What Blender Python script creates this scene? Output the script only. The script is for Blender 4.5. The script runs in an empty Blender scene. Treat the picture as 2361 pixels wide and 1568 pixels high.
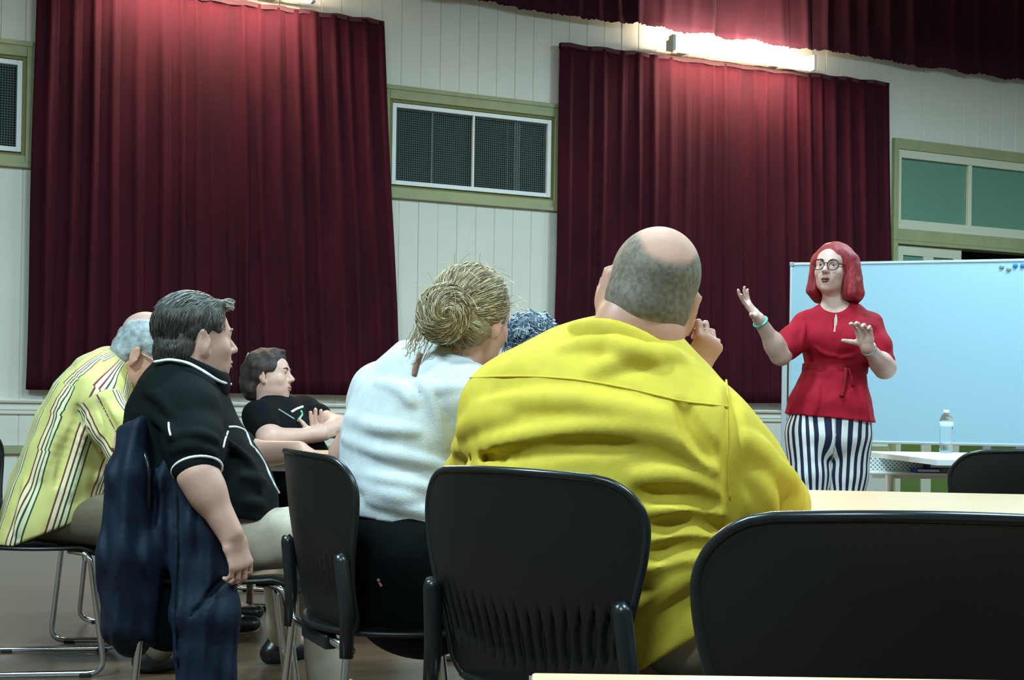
import bpy, bmesh, math, random
import numpy as np
from mathutils import Vector, Matrix
random.seed(7); np.random.seed(7)
COL = bpy.context.scene.collection

# ---------------------------------------------------------------- camera
FPX, CX, PITCH, ROLL, CAMH = 3200.0, 1180.5, math.radians(0.6), math.atan(0.0152), 0.97
CY = 932 - FPX * math.tan(PITCH)
_X = np.array([1., 0, 0]); _U0 = np.array([0, -math.sin(PITCH), math.cos(PITCH)])
FW = np.array([0, math.cos(PITCH), math.sin(PITCH)])
RT = math.cos(ROLL) * _X + math.sin(ROLL) * _U0
UP = -math.sin(ROLL) * _X + math.cos(ROLL) * _U0
EYE = np.array([0, 0, CAMH])
cam_d = bpy.data.cameras.new('camera'); cam = bpy.data.objects.new('camera', cam_d); COL.objects.link(cam)
m = Matrix.Identity(4)
for i in range(3):
    m[i][0], m[i][1], m[i][2], m[i][3] = RT[i], UP[i], -FW[i], EYE[i]
cam.matrix_world = m
cam_d.sensor_fit = 'HORIZONTAL'; cam_d.sensor_width = 36.0; cam_d.lens = 36.0 * FPX / 2361.0
cam_d.shift_y = (CY - 784.0) / 2361.0
cam_d.clip_start = 0.05; cam_d.clip_end = 100
SC = bpy.context.scene; SC.camera = cam

def ray(px, py): return FW + RT * ((px - CX) / FPX) + UP * ((CY - py) / FPX)
def W(px, py, d):
    """point seen at a pixel of the 2361x1568 photograph, d metres deep"""
    return EYE + ray(px, py) * d
def V(*a): return np.array(a, dtype=float)
def nrm(v): v = np.asarray(v, float); return v / (np.linalg.norm(v) + 1e-12)

# ---------------------------------------------------------------- world, exposure
w = bpy.data.worlds.new('night'); SC.world = w; w.use_nodes = True
w.node_tree.nodes['Background'].inputs[0].default_value = (0.012, 0.02, 0.03, 1)
w.node_tree.nodes['Background'].inputs[1].default_value = 0.6
SC.view_settings.view_transform = 'Standard'; SC.view_settings.look = 'None'
SC.view_settings.gamma = 1.0; SC.view_settings.use_curve_mapping = False
SC.view_settings.exposure = 0.72
COOL = (0.63, 0.90, 1.0); WARM = (1.0, 0.84, 0.62)
TUBE_STRENGTH = 125.0

# ---------------------------------------------------------------- wall frame
WO = np.array([-2.84966, 8.99606, 0.0]); WT = np.array([0.90531, 0.42475, 0.0]); WN = np.array([0.42475, -0.90531, 0.0])
CEIL_Z = 5.2; U0, U1, DEPTH = -6.0, 11.0, 13.5
def wl(u, z, off=0.0): return WO + WT * u + WN * off + np.array([0, 0, z])
def wall_matrix(u=0, z=0, off=0):
    p = wl(u, z, off)
    return Matrix(((WT[0], -WN[0], 0, p[0]), (WT[1], -WN[1], 0, p[1]), (0, 0, 1, p[2]), (0, 0, 0, 1)))
WALL_YAW = math.atan2(WT[1], WT[0])

# ---------------------------------------------------------------- helpers
def lin(c):
    return tuple(((x / 255.0) / 12.92 if x / 255.0 <= 0.04045 else ((x / 255.0 + 0.055) / 1.055) ** 2.4) for x in c) + (1.0,)
def mat(name, rgb, rough=0.6, metal=0.0, noise=None, nscale=20, bump=0.0, bscale=60, spec=None, coat=0, sheen=0, stretch=None, coords='Object'):
    """procedural principled material; rgb is linear; noise = second colour mixed by noise"""
    mt = bpy.data.materials.new(name); mt.use_nodes = True
    nt = mt.node_tree; b = nt.nodes['Principled BSDF']
    col = tuple(rgb[:3]) + (1,)
    b.inputs['Base Color'].default_value = col
    b.inputs['Roughness'].default_value = rough; b.inputs['Metallic'].default_value = metal
    if spec is not None: b.inputs['Specular IOR Level'].default_value = spec
    if coat: b.inputs['Coat Weight'].default_value = coat
    if sheen: b.inputs['Sheen Weight'].default_value = sheen
    if noise is not None or bump:
        tc = nt.nodes.new('ShaderNodeTexCoord'); src = tc.outputs[coords]
        if stretch:
            mp = nt.nodes.new('ShaderNodeMapping'); mp.inputs['Scale'].default_value = stretch
            nt.links.new(src, mp.inputs[0]); src = mp.outputs[0]
    if noise is not None:
        n = nt.nodes.new('ShaderNodeTexNoise'); n.inputs['Scale'].default_value = nscale; n.inputs['Detail'].default_value = 5
        nt.links.new(src, n.inputs['Vector'])
        cr = nt.nodes.new('ShaderNodeValToRGB'); cr.color_ramp.elements[0].position = 0.35; cr.color_ramp.elements[1].position = 0.65
        cr.color_ramp.elements[0].color = col; cr.color_ramp.elements[1].color = tuple(noise[:3]) + (1,)
        nt.links.new(n.outputs['Fac'], cr.inputs[0]); nt.links.new(cr.outputs[0], b.inputs['Base Color'])
    if bump:
        n2 = nt.nodes.new('ShaderNodeTexNoise'); n2.inputs['Scale'].default_value = bscale; n2.inputs['Detail'].default_value = 4
        nt.links.new(src, n2.inputs['Vector'])
        bp = nt.nodes.new('ShaderNodeBump'); bp.inputs['Strength'].default_value = bump; bp.inputs['Distance'].default_value = 0.004
        nt.links.new(n2.outputs['Fac'], bp.inputs['Height']); nt.links.new(bp.outputs[0], b.inputs['Normal'])
    return mt
def emit(name, rgb, s):
    mt = bpy.data.materials.new(name); mt.use_nodes = True
    b = mt.node_tree.nodes['Principled BSDF']
    b.inputs['Base Color'].default_value = (0.8, 0.8, 0.8, 1)
    b.inputs['Emission Color'].default_value = tuple(rgb[:3]) + (1,); b.inputs['Emission Strength'].default_value = s
    return mt
def tag(o, label=None, cat=None, group=None, kind=None):
    if label: o['label'] = label
    if cat: o['category'] = cat
    if group: o['group'] = group
    if kind: o['kind'] = kind
    return o
def link(o, parent=None):
    COL.objects.link(o)
    if parent is not None: o.parent = parent
    return o
def empty(name, mw=None, label=None, cat=None, group=None, kind=None):
    o = bpy.data.objects.new(name, None); o.empty_display_size = 0.1
    COL.objects.link(o)
    if mw is not None: o.matrix_world = mw
    return tag(o, label, cat, group, kind)
def ob_bm(name, bm, mt, parent=None, smooth=False, mw=None):
    me = bpy.data.meshes.new(name); bmesh.ops.recalc_face_normals(bm, faces=bm.faces[:]); bm.to_mesh(me); bm.free()
    for x in (mt if isinstance(mt, (list, tuple)) else [mt]): me.materials.append(x)
    if smooth: me.polygons.foreach_set('use_smooth', [True] * len(me.polygons))
    o = bpy.data.objects.new(name, me); link(o, parent)
    if mw is not None: o.matrix_world = mw
    return o
def ob_me(name, verts, faces, mt, parent=None, smooth=True, mi=None):
    me = bpy.data.meshes.new(name); me.from_pydata([tuple(v) for v in verts], [], faces); me.update()
    for x in (mt if isinstance(mt, (list, tuple)) else [mt]): me.materials.append(x)
    if smooth: me.polygons.foreach_set('use_smooth', [True] * len(me.polygons))
    if mi is not None: me.polygons.foreach_set('material_index', mi)
    o = bpy.data.objects.new(name, me); return link(o, parent)
def bm_box(bm, lo, hi, bev=0.0):
    r = bmesh.ops.create_cube(bm, size=1.0); vs = r['verts']
    for v in vs:
        v.co = Vector([lo[i] + (v.co[i] + 0.5) * (hi[i] - lo[i]) for i in range(3)])
    if bev:
        es = list({e for v in vs for e in v.link_edges})
        bmesh.ops.bevel(bm, geom=es, offset=bev, segments=2, affect='EDGES', profile=0.5)
    return bm
def box(name, lo, hi, mt, parent=None, bev=0.0, mw=None):
    return ob_bm(name, bm_box(bmesh.new(), lo, hi, bev), mt, parent, mw=mw)
def tube_data(pts, r, n=10, closed=False, caps=True):
    """swept tube through points; r scalar or list -> verts, faces"""
    P = [np.asarray(p, float) for p in pts]; N = len(P)
    R = [r] * N if np.isscalar(r) else list(r)
    T = []
    for i in range(N):
        if closed: a, b = P[(i - 1) % N], P[(i + 1) % N]
        else: a, b = P[max(i - 1, 0)], P[min(i + 1, N - 1)]
        T.append(nrm(b - a))
    ref = V(0, 0, 1) if abs(T[0][2]) < 0.9 else V(1, 0, 0)
    nx = nrm(np.cross(T[0], ref)); vs = []; fs = []
    for i in range(N):
        nx = nrm(nx - T[i] * np.dot(nx, T[i])); ny = np.cross(T[i], nx)
        for k in range(n):
            a = 2 * math.pi * k / n
            vs.append(P[i] + (nx * math.cos(a) + ny * math.sin(a)) * R[i])
    M = N if closed else N - 1
    for i in range(M):
        j = (i + 1) % N
        for k in range(n):
            l = (k + 1) % n
            fs.append((i * n + k, i * n + l, j * n + l, j * n + k))
    if caps and not closed:
        fs.append(tuple(range(n - 1, -1, -1))); fs.append(tuple((N - 1) * n + k for k in range(n)))
    return vs, fs
def tube(name, pts, r, mt, parent=None, n=10, closed=False):
    vs, fs = tube_data(pts, r, n, closed); return ob_me(name, vs, fs, mt, parent)
def tubes(name, lst, mt, parent=None, n=8):
    av, af = [], []
    for pts, r in lst:
        vs, fs = tube_data(pts, r, n); k = len(av); av += vs; af += [tuple(i + k for i in f) for f in fs]
    return ob_me(name, av, af, mt, parent)
def smooth_path(pts, rad=0.03, seg=5):
    """polyline with rounded corners"""
    P = [np.asarray(p, float) for p in pts]; out = [P[0]]
    for i in range(1, len(P) - 1):
        a = nrm(P[i - 1] - P[i]); b = nrm(P[i + 1] - P[i])
        r = min(rad, 0.45 * np.linalg.norm(P[i - 1] - P[i]), 0.45 * np.linalg.norm(P[i + 1] - P[i]))
        p0, p1 = P[i] + a * r, P[i] + b * r
        for k in range(seg + 1):
            t = k / seg; out.append((1 - t) ** 2 * p0 + 2 * t * (1 - t) * P[i] + t * t * p1)
    out.append(P[-1]); return out
def crom(pts, n=6):
    """Catmull-Rom resample"""
    P = [np.asarray(p, float) for p in pts]; P = [2 * P[0] - P[1]] + P + [2 * P[-1] - P[-2]]; out = []
    for i in range(1, len(P) - 2):
        for k in range(n):
            t = k / n; a, b, c, d = P[i - 1:i + 3]
            out.append(0.5 * ((2 * b) + (c - a) * t + (2 * a - 5 * b + 4 * c - d) * t * t + (-a + 3 * b - 3 * c + d) * t ** 3))
    out.append(P[-2]); return out
def copy_tree(o, parent=None):
    c = o.copy(); COL.objects.link(c)
    if parent is not None: c.parent = parent
    for ch in list(o.children): copy_tree(ch, c)
    return c

# ---------------------------------------------------------------- materials
M = {}
M['board'] = mat('painted boards', (0.80, 0.77, 0.66), 0.45, noise=(0.73, 0.71, 0.62), nscale=3, bump=0.05, bscale=30)
M['backing'] = mat('wall backing', (0.30, 0.30, 0.27), 0.9)
M['olive'] = mat('olive paint', (0.37, 0.38, 0.19), 0.5, noise=(0.32, 0.34, 0.17), nscale=9)
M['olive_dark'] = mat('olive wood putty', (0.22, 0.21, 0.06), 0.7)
M['sash'] = mat('white sash', (0.86, 0.88, 0.86), 0.4)
M['cream'] = mat('cream door paint', (0.66, 0.66, 0.50), 0.5)
M['greypaint'] = mat('grey stile paint', (0.48, 0.52, 0.50), 0.5)
M['screenwire'] = mat('insect screen wire', (0.07, 0.10, 0.09), 0.5)
M['darkglass'] = mat('night glass', (0.006, 0.014, 0.015), 0.5, spec=0.2)
M['greenglass'] = mat('frosted green glass', (0.15, 0.30, 0.21), 0.35, noise=(0.13, 0.27, 0.19), nscale=40)
M['greenpanel'] = mat('green door panel', (0.13, 0.21, 0.04), 0.55)
M['dark'] = mat('dark void', (0.01, 0.012, 0.012), 0.9)
M['porch'] = mat('porch lining', (0.07, 0.07, 0.05), 0.9)
M['velvet'] = mat('maroon curtain', (0.052, 0.0046, 0.0115), 0.85, noise=(0.036, 0.0034, 0.0085), nscale=6, bump=0.2, bscale=220, spec=0.15, stretch=(1, 1, 0.3))
M['velvet_dark'] = mat('dark maroon curtain', (0.050, 0.010, 0.020), 0.9, noise=(0.035, 0.009, 0.017), nscale=4, spec=0.15)
M['hem'] = mat('curtain header tape', (0.06, 0.012, 0.02), 0.8)
M['enamel'] = mat('white enamel', (0.8, 0.78, 0.7), 0.35)
M['tube'] = emit('fluorescent diffuser', WARM, TUBE_STRENGTH)
M['chrome'] = mat('chrome', (0.75, 0.77, 0.78), 0.16, 1.0)
M['steel'] = mat('grey steel', (0.35, 0.37, 0.38), 0.35, 0.9)
M['plastic'] = mat('black plastic shell', (0.0050, 0.0065, 0.0060), 0.38, bump=0.12, bscale=500)
M['sleeve'] = mat('black plastic sleeve', (0.010, 0.013, 0.014), 0.28)
M['rubber'] = mat('black rubber', (0.01, 0.01, 0.01), 0.7)
M['laminate'] = mat('beech laminate', (0.60, 0.40, 0.22), 0.32, noise=(0.66, 0.46, 0.27), nscale=6, stretch=(1, 12, 1))
M['edging'] = mat('laminate edging', (0.045, 0.028, 0.02), 0.5)
M['whitetop'] = mat('white desk top', (0.80, 0.86, 0.84), 0.35)
M['whiteboard'] = mat('whiteboard enamel', (0.40, 0.64, 0.77), 0.25)
M['alu'] = mat('aluminium frame', (0.62, 0.68, 0.70), 0.35, 0.6)
M['floor'] = None
M['timber'] = mat('dark stained ceiling boards', (0.10, 0.07, 0.05), 0.6, noise=(0.13, 0.09, 0.06), nscale=5, stretch=(1, 10, 1))
M['greenwall'] = mat('dim painted wall', (0.22, 0.23, 0.20), 0.7)

def floor_material():
    mt = bpy.data.materials.new('polished timber floor'); mt.use_nodes = True; nt = mt.node_tree; b = nt.nodes['Principled BSDF']
    tc = nt.nodes.new('ShaderNodeTexCoord'); mp = nt.nodes.new('ShaderNodeMapping')
    nt.links.new(tc.outputs['Object'], mp.inputs[0])
    br = nt.nodes.new('ShaderNodeTexBrick'); br.inputs['Scale'].default_value = 1.0
    br.inputs['Brick Width'].default_value = 2.2; br.inputs['Row Height'].default_value = 0.09; br.inputs['Mortar Size'].default_value = 0.0015
    br.inputs['Color1'].default_value = (0.120, 0.070, 0.040, 1); br.inputs['Color2'].default_value = (0.140, 0.082, 0.048, 1); br.inputs['Mortar'].default_value = (0.05, 0.03, 0.02, 1)
    nt.links.new(mp.outputs[0], br.inputs['Vector'])
    n = nt.nodes.new('ShaderNodeTexNoise'); n.inputs['Scale'].default_value = 3
    mp2 = nt.nodes.new('ShaderNodeMapping'); mp2.inputs['Scale'].default_value = (1, 14, 1)
    nt.links.new(tc.outputs['Object'], mp2.inputs[0]); nt.links.new(mp2.outputs[0], n.inputs['Vector'])
    mx = nt.nodes.new('ShaderNodeMixRGB'); mx.blend_type = 'MULTIPLY'; mx.inputs[0].default_value = 0.5
    nt.links.new(br.outputs['Color'], mx.inputs[1]); nt.links.new(n.outputs['Fac'], mx.inputs[2]); nt.links.new(mx.outputs[0], b.inputs['Base Color'])
    b.inputs['Roughness'].default_value = 0.32
    return mt
M['floor'] = floor_material()

# ---------------------------------------------------------------- ceiling lights the hall has (out of view)
def ceiling_batten(u, off, z=4.2, watts=None):
    mw = wall_matrix(u, z, off)
    t = empty('ceiling_light', mw, None, 'ceiling light', 'hanging ceiling battens')
    box('housing', (-0.65, -0.09, 0.03), (0.65, 0.09, 0.09), M['enamel'], t, 0.01)
    box('diffuser', (-0.62, -0.07, 0.0), (0.62, 0.07, 0.032), M['ceiltube'], t, 0.01)
    for s in (-0.5, 0.5): tube('hanging_rod', [(s, 0, 0.09), (s, 0, CEIL_Z - z - 0.01)], 0.006, M['steel'], t, 8)
    ld = bpy.data.lights.new('batten light', 'AREA'); ld.shape = 'RECTANGLE'; ld.size = 1.2; ld.size_y = 0.25
    ld.energy = watts; ld.color = COOL
    lo = bpy.data.objects.new('batten_light', ld); link(lo, t); lo.location = (0, 0, -0.02)
    return t
M['ceiltube'] = emit('cool diffuser', COOL, 6.0)
CEIL_LAMPS = [(-2.6, 6.2, 170), (-2.2, 9.8, 110), (1.4, 4.6, 95), (1.4, 8.4, 95), (5.2, 3.8, 100), (5.2, 8.2, 60), (8.4, 4.6, 95)]
for i, (u, o, wt) in enumerate(CEIL_LAMPS):
    t = ceiling_batten(u, o, watts=wt)
    t['label'] = 'cool white fluorescent batten hanging from the hall ceiling'

# ---------------------------------------------------------------- room shell
def wbox(name, u0, u1, o0, o1, z0, z1, mt, parent=None, bev=0.0):
    o = box(name, (u0, -o1, z0), (u1, -o0, z1), mt, None, bev); o.matrix_world = wall_matrix(0, 0, 0)
    if parent is not None:
        o.parent = parent; o.matrix_parent_inverse = parent.matrix_world.inverted()
    return o
bpy.context.view_layer.update()
fl = wbox('floor', U0, U1, 0, DEPTH, -0.05, 0.0, M['floor']); tag(fl, kind='structure')
ce = wbox('ceiling', U0, U1, 0, DEPTH, CEIL_Z, CEIL_Z + 0.1, M['board']); tag(ce, kind='structure'); ce.data.materials[0] = M['timber']
for nm, a in (('wall_right', (U1, U1 + 0.1, 0, DEPTH)), ('wall_back', (U0, U1, DEPTH, DEPTH + 0.1)), ('wall_front', (U0 - 0.1, U0, 0, DEPTH))):
    tag(wbox(nm, a[0], a[1], a[2], a[3], 0, CEIL_Z, M['greenwall']), kind='structure')

# openings in the visible wall (u0, u1, z0, z1)
CAS_Z0, CAS_Z1 = 2.44, 3.222
WIN2 = (2.085, 3.505); WIN1 = (WIN2[0] - 3.775, WIN2[1] - 3.775)
DOOR = (6.69, 8.95)
OPEN = [(WIN1[0] + .05, WIN1[1] - .05, CAS_Z0 + .04, CAS_Z1 - .05), (WIN2[0] + .05, WIN2[1] - .05, CAS_Z0 + .04, CAS_Z1 - .05), (DOOR[0] + .05, DOOR[1] - .05, 0.0, 3.24)]
def minus(z0, z1, u):
    iv = [(z0, z1)]
    for (a, b, c, d) in OPEN:
        if a - 1e-6 <= u <= b + 1e-6:
            nw = []
            for (p, q) in iv:
                if d <= p or c >= q: nw.append((p, q)); continue
                if c > p: nw.append((p, c))
                if d < q: nw.append((d, q))
            iv = nw
    return iv
bm = bmesh.new()
cuts = sorted({U0, U1} | {x for o in OPEN for x in o[:2]})
for a, b in zip(cuts[:-1], cuts[1:]):
    for (p, q) in minus(0, CEIL_Z, (a + b) / 2): bm_box(bm, (a, 0.0, p), (b, 0.12, q))
wall = ob_bm('wall_left', bm, M['backing'], mw=wall_matrix()); tag(wall, kind='structure')
# individual boards, 150 mm, V joints
BW = 0.1503; PH = 2.2265
me_b = bpy.data.meshes.new('board')
hw = BW / 2 - 0.0004; c = 0.0045
prof = [(-hw, 0.002), (-hw, -0.012 + c), (-hw + c, -0.012), (hw - c, -0.012), (hw, -0.012 + c), (hw, 0.002)]
vs = [(x, y, z) for z in (0, 1) for x, y in prof]
n = len(prof); me_b.from_pydata(vs, [], [(i, (i + 1) % n, n + (i + 1) % n, n + i) for i in range(n)] + [tuple(range(n))[::-1], tuple(range(n, 2 * n))]); me_b.update(); me_b.materials.append(M['board'])
k0 = int(math.floor((-1.9 - PH) / BW)); k1 = int(math.ceil((9.2 - PH) / BW))
for k in range(k0, k1 + 1):
    uc = PH + (k + 0.5) * BW
    for (za, zb) in ((0.05, 0.93), (0.955, CEIL_Z - 0.01)):
        for (p, q) in minus(za, zb, uc):
            if q - p < 0.03: continue
            o = bpy.data.objects.new('board', me_b); link(o, wall); o.location = (uc, random.uniform(-0.0008, 0.0008), p); o.scale = (1, 1, q - p)
# chair rail, skirting, lower rail, cornice
def wtrim(name, prof, u0, u1, mt):
    n = len(prof); vs = [(u, -o, z) for u in (u0, u1) for o, z in prof]
    fs = [(i, (i + 1) % n, n + (i + 1) % n, n + i) for i in range(n)] + [tuple(range(n))[::-1], tuple(range(n, 2 * n))]
    bm = bmesh.new(); bv = [bm.verts.new(v) for v in vs]
    for f in fs: bm.faces.new([bv[i] for i in f])
    return tag(ob_bm(name, bm, mt, mw=wall_matrix()), kind='structure')
wtrim('trim_1', [(0.0, 0.955), (0.05, 0.955), (0.056, 0.945), (0.05, 0.932), (0.03, 0.932), (0.03, 0.90), (0.036, 0.895), (0.036, 0.887), (0.03, 0.882), (0.03, 0.862), (0.02, 0.855), (0.0, 0.855)], -6, DOOR[0], M['board'])
wtrim('trim_2', [(0.0, 0.60), (0.03, 0.60), (0.045, 0.61), (0.045, 0.632), (0.038, 0.636), (0.038, 0.66), (0.0, 0.66)], -6, DOOR[0], M['olive'])
wtrim('baseboard_left', [(0.0, 0.0), (0.03, 0.0), (0.03, 0.09), (0.02, 0.10), (0.0, 0.10)], -6, DOOR[0], M['board'])
wtrim('trim_3', [(0.0, 4.03), (0.05, 4.03), (0.05, 4.10), (0.0, 4.10)], -6, 9.2, M['board'])

# ---------------------------------------------------------------- windows
def frame_rect(name, u0, u1, z0, z1, w, o0, o1, mt, parent, bev=0.004, wt=None, wb=None):
    wt = wt or w; wb = wb or w; bm = bmesh.new()
    bm_box(bm, (u0, -o1, z0), (u0 + w, -o0, z1), bev); bm_box(bm, (u1 - w, -o1, z0), (u1, -o0, z1), bev)
    bm_box(bm, (u0 + w, -o1, z1 - wt), (u1 - w, -o0, z1), bev); bm_box(bm, (u0 + w, -o1, z0), (u1 - w, -o0, z0 + wb), bev)
    return ob_bm(name, bm, mt, parent)
def hall_window(name, u0, u1):
    t = empty(name, wall_matrix(), kind='structure'); z0, z1 = CAS_Z0, CAS_Z1
    frame_rect('casing', u0, u1, z0, z1, 0.05, 0.0, 0.04, M['olive'], t, 0.004, 0.085, 0.065)
    frame_rect('outer_bead', u0 - .012, u1 + .012, z0 - .012, z1 + .014, 0.024, 0.0, 0.048, M['olive'], t, 0.004, 0.032, 0.03)
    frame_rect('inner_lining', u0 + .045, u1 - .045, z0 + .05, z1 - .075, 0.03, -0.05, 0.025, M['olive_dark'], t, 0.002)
    f0, f1, a, b = u0 + .075, u1 - .075, z0 + .088, z1 - .11
    frame_rect('sash', f0, f1, a, b, 0.031, -0.02, 0.03, M['sash'], t, 0.003)
    mid = (f0 + f1) / 2 - 0.0
    box('mullion', (mid - .006, -0.028, a + .031), (mid + .006, 0.01, b - .031), M['sash'], t, 0.002)
    g0, g1, h0, h1 = f0 + .03, f1 - .03, a + .03, b - .03
    box('pane', (g0, 0.03, h0), ((g0 + g1) / 2, 0.036, h1), M['darkglass'], t); box('pane', ((g0 + g1) / 2, 0.04, h0), (g1, 0.046, h1), M['darkglass'], t)
    bm = bmesh.new(); x = g0
    while x < g1: bm_box(bm, (x, -0.003, h0), (x + .0035, -0.0005, h1)); x += .0165
    z = h0
    while z < h1: bm_box(bm, (g0, -0.0025, z), (g1, 0.0, z + .0035)); z += .0165
    s = ob_bm('insect_screen', bm, M['screenwire'], t); s['kind'] = 'stuff'
    for fr in (0.235, 0.74, 0.79, 0.805, 0.82):
        u = g0 + (g1 - g0) * fr
        box('blind_cord' if fr > .5 else 'slider_stile', (u, 0.012, h0), (u + (.004 if fr > .5 else .012), 0.016, h1), M['greypaint'], t)
    return t
hall_window('window_1', *WIN1); hall_window('window_2', *WIN2)

# transom window and panelled doors at the right
t = empty('window_3', wall_matrix(), kind='structure'); u0, u1 = DOOR
frame_rect('casing', u0, u1, 2.42, 3.29, 0.05, 0.0, 0.05, M['olive'], t, 0.004, 0.09, 0.10)
frame_rect('sash', u0 + .035, u1 - .035, 2.515, 3.205, 0.055, -0.02, 0.035, M['cream'], t, 0.004, 0.075, 0.085)
box('mullion', (7.532, -0.03, 2.6), (7.572, 0.03, 3.13), M['cream'], t, 0.003); box('mullion', (8.30, -0.03, 2.6), (8.34, 0.03, 3.13), M['cream'], t, 0.003)
for a, b in ((6.78, 7.532), (7.572, 8.30), (8.34, 8.87)): box('pane', (a, 0.0, 2.59), (b, 0.006, 3.14), M['greenglass'], t)
t = empty('door_1', wall_matrix(), kind='structure')
frame_rect('door_frame', u0, u1, 0.0, 2.42, 0.05, -0.1, 0.05, M['olive'], t, 0.004, 0.03, 0.01)
def door_leaf(a, b, par, glass=True):
    bm = bmesh.new(); s = 0.09
    bm_box(bm, (a, -0.01, 0.02), (a + s, 0.03, 2.385), .003); bm_box(bm, (b - s, -0.01, 0.02), (b, 0.03, 2.385), .003)
    mm = (a + b) / 2
    for z0, z1 in ((0.02, 0.22), (1.0, 1.14), (2.30, 2.385)): bm_box(bm, (a + s, -0.01, z0), (b - s, 0.03, z1), .003)
    bm_box(bm, (mm - .055, -0.01, 0.22), (mm + .055, 0.03, 2.30), .003)
    L = ob_bm('door_leaf', bm, M['cream'], par)
    for p, q in ((a + s, mm - .055), (mm + .055, b - s)):
        box('door_panel', (p, 0.005, 0.22), (q, 0.02, 1.0), M['greenpanel'], L); box('pane', (p, 0.008, 1.14), (q, 0.014, 2.30), M['greenglass'], L)
    return L
L = door_leaf(u0 + .05, 7.48, t)
# porch beyond the open leaf
p = empty('porch', wall_matrix(), 'dark porch seen through the open door beside the whiteboard', 'porch')
box('porch_wall', (7.0, 2.0, -0.1), (10.5, 2.1, 3.4), M['dark'], p); box('porch_ceiling', (6.6, 0.14, 2.5), (10.5, 2.0, 2.56), M['porch'], p); box('porch_floor', (6.6, 0.13, -0.1), (10.5, 2.0, -0.02), M['porch'], p)
for s in (0, 1, 2, 3):
    a = 7.5 + s * .42
    box('balustrade_post', (a, 0.6, -0.02), (a + .1, 0.66, 1.0), M['greypaint'], p); box('balustrade_panel', (a + .1, 0.61, -0.02), (a + .42, 0.64, 1.0), M['greenpanel'], p)
box('porch_beam', (7.3, 0.8, 2.22), (10.4, 0.9, 2.34), M['cream'], p)

# ---------------------------------------------------------------- curtains
def curtain(name, utl, utr, ubl, ubr, zt, zb, folds, seed, mt, off=0.10, amp=0.035, label=None, cat='curtain', header=True, zslope=0.0, ragged=0.0, nz=26):
    rs = np.random.RandomState(seed); N = folds * 14
    cent = np.cumsum(rs.uniform(0.7, 1.3, folds)); cent = np.concatenate([[0], cent]) / cent[-1]
    hgt = rs.uniform(0.6, 1.25, folds + 1); sh = rs.uniform(-1, 1, folds + 1)
    vs = []; fs = []
    for j in range(nz + 1):
        t = j / nz; z = zt + (zb - zt) * t
        a = utl + (ubl - utl) * t; b = utr + (ubr - utr) * t
        for i in range(N + 1):
            s = i / N; k = min(int(np.searchsorted(cent, s, 'right')) - 1, folds - 1)
            loc = (s - cent[k]) / (cent[k + 1] - cent[k])
            skew = 0.5 + 0.12 * sh[k]; q = loc / skew * 0.5 if loc < skew else 0.5 + (loc - skew) / (1 - skew) * 0.5
            prof = 0.40 * q + 0.75 * math.exp(-((q - 0.72) / 0.13) ** 2) + 0.12 * math.sin(math.pi * q)
            A = amp * hgt[k] * (0.55 + 0.6 * t) * (1 + 0.18 * math.sin(3.1 * t + 5 * sh[k]))
            o = off - amp * 0.5 + A * prof + 0.008 * math.sin(9 * s + 2 * t * sh[k])
            du = 0.010 * math.sin(6.3 * t + 7 * sh[k]) * t
            zz = z + zslope * (s - 0.5)
            if ragged and j == nz: zz += ragged * math.sin(s * 60 + 3 * math.sin(s * 17)) + ragged * .6 * rs.uniform(-1, 1)
            vs.append((a + (b - a) * s + du, -o, zz))
    for j in range(nz):
        for i in range(N):
            p = j * (N + 1) + i; fs.append((p, p + N + 1, p + N + 2, p + 1))
    root = empty(name, wall_matrix(), label, cat)
    c = ob_me('curtain_cloth', vs, fs, mt, root)
    sm = c.modifiers.new('thickness', 'SOLIDIFY'); sm.thickness = 0.006; sm.offset = 1
    if header:
        bm = bmesh.new(); n = 40
        tv = [(utl + (utr - utl) * i / n, zt + zslope * (i / n - .5) + 0.006 * math.sin(i * 1.7)) for i in range(n + 1)]
        for i in range(n):
            (x0, z0), (x1, z1) = tv[i], tv[i + 1]
            q = [bm.verts.new(v) for v in ((x0, -off - .006, z0 - .02), (x1, -off - .006, z1 - .02), (x1, -off - .006, z1 + .012), (x0, -off - .006, z0 + .012), (x0, -off + .03, z0 - .03), (x1, -off + .03, z1 - .03), (x1, -off + .03, z1 + .012), (x0, -off + .03, z0 + .012))]
            for f in ((0, 1, 2, 3), (7, 6, 5, 4), (3, 2, 6, 7), (4, 5, 1, 0)): bm.faces.new([q[x] for x in f])
        ob_bm('header_tape', bm, M['hem'], root)
        tube('curtain_rail', [(utl + .02, -off + .04, zt - .01 - zslope / 2), (utr - .02, -off + .04, zt - .01 + zslope / 2)], 0.012, M['steel'], root)
        for i in range(7):
            uu = utl + .1 + (utr - utl - .2) * i / 6; box('rail_bracket', (uu - .01, -off + .04, zt - .03), (uu + .01, -0.005, zt - .01), M['steel'], root)
    return root
curtain('stage_curtain', -0.272, 2.06, -0.30, 2.225, 3.655, 1.015, 19, 3, M['velvet'], label='wide maroon pleated curtain between the two dark windows, at the left')
curtain('stage_curtain', 3.461, 6.577, 3.455, 6.66, 3.70, 1.005, 23, 5, M['velvet'], label='maroon pleated curtain behind the speaker, below the whole lit tube', zslope=0.05)
curtain('valance_curtain', 2.2, 9.4, 2.2, 9.4, 5.1, 3.905, 34, 9, M['velvet_dark'], off=0.13, label='dark maroon valance curtain hanging above the lit tube along the wall top', header=False, zslope=0.03, ragged=0.012, amp=0.03)

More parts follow.
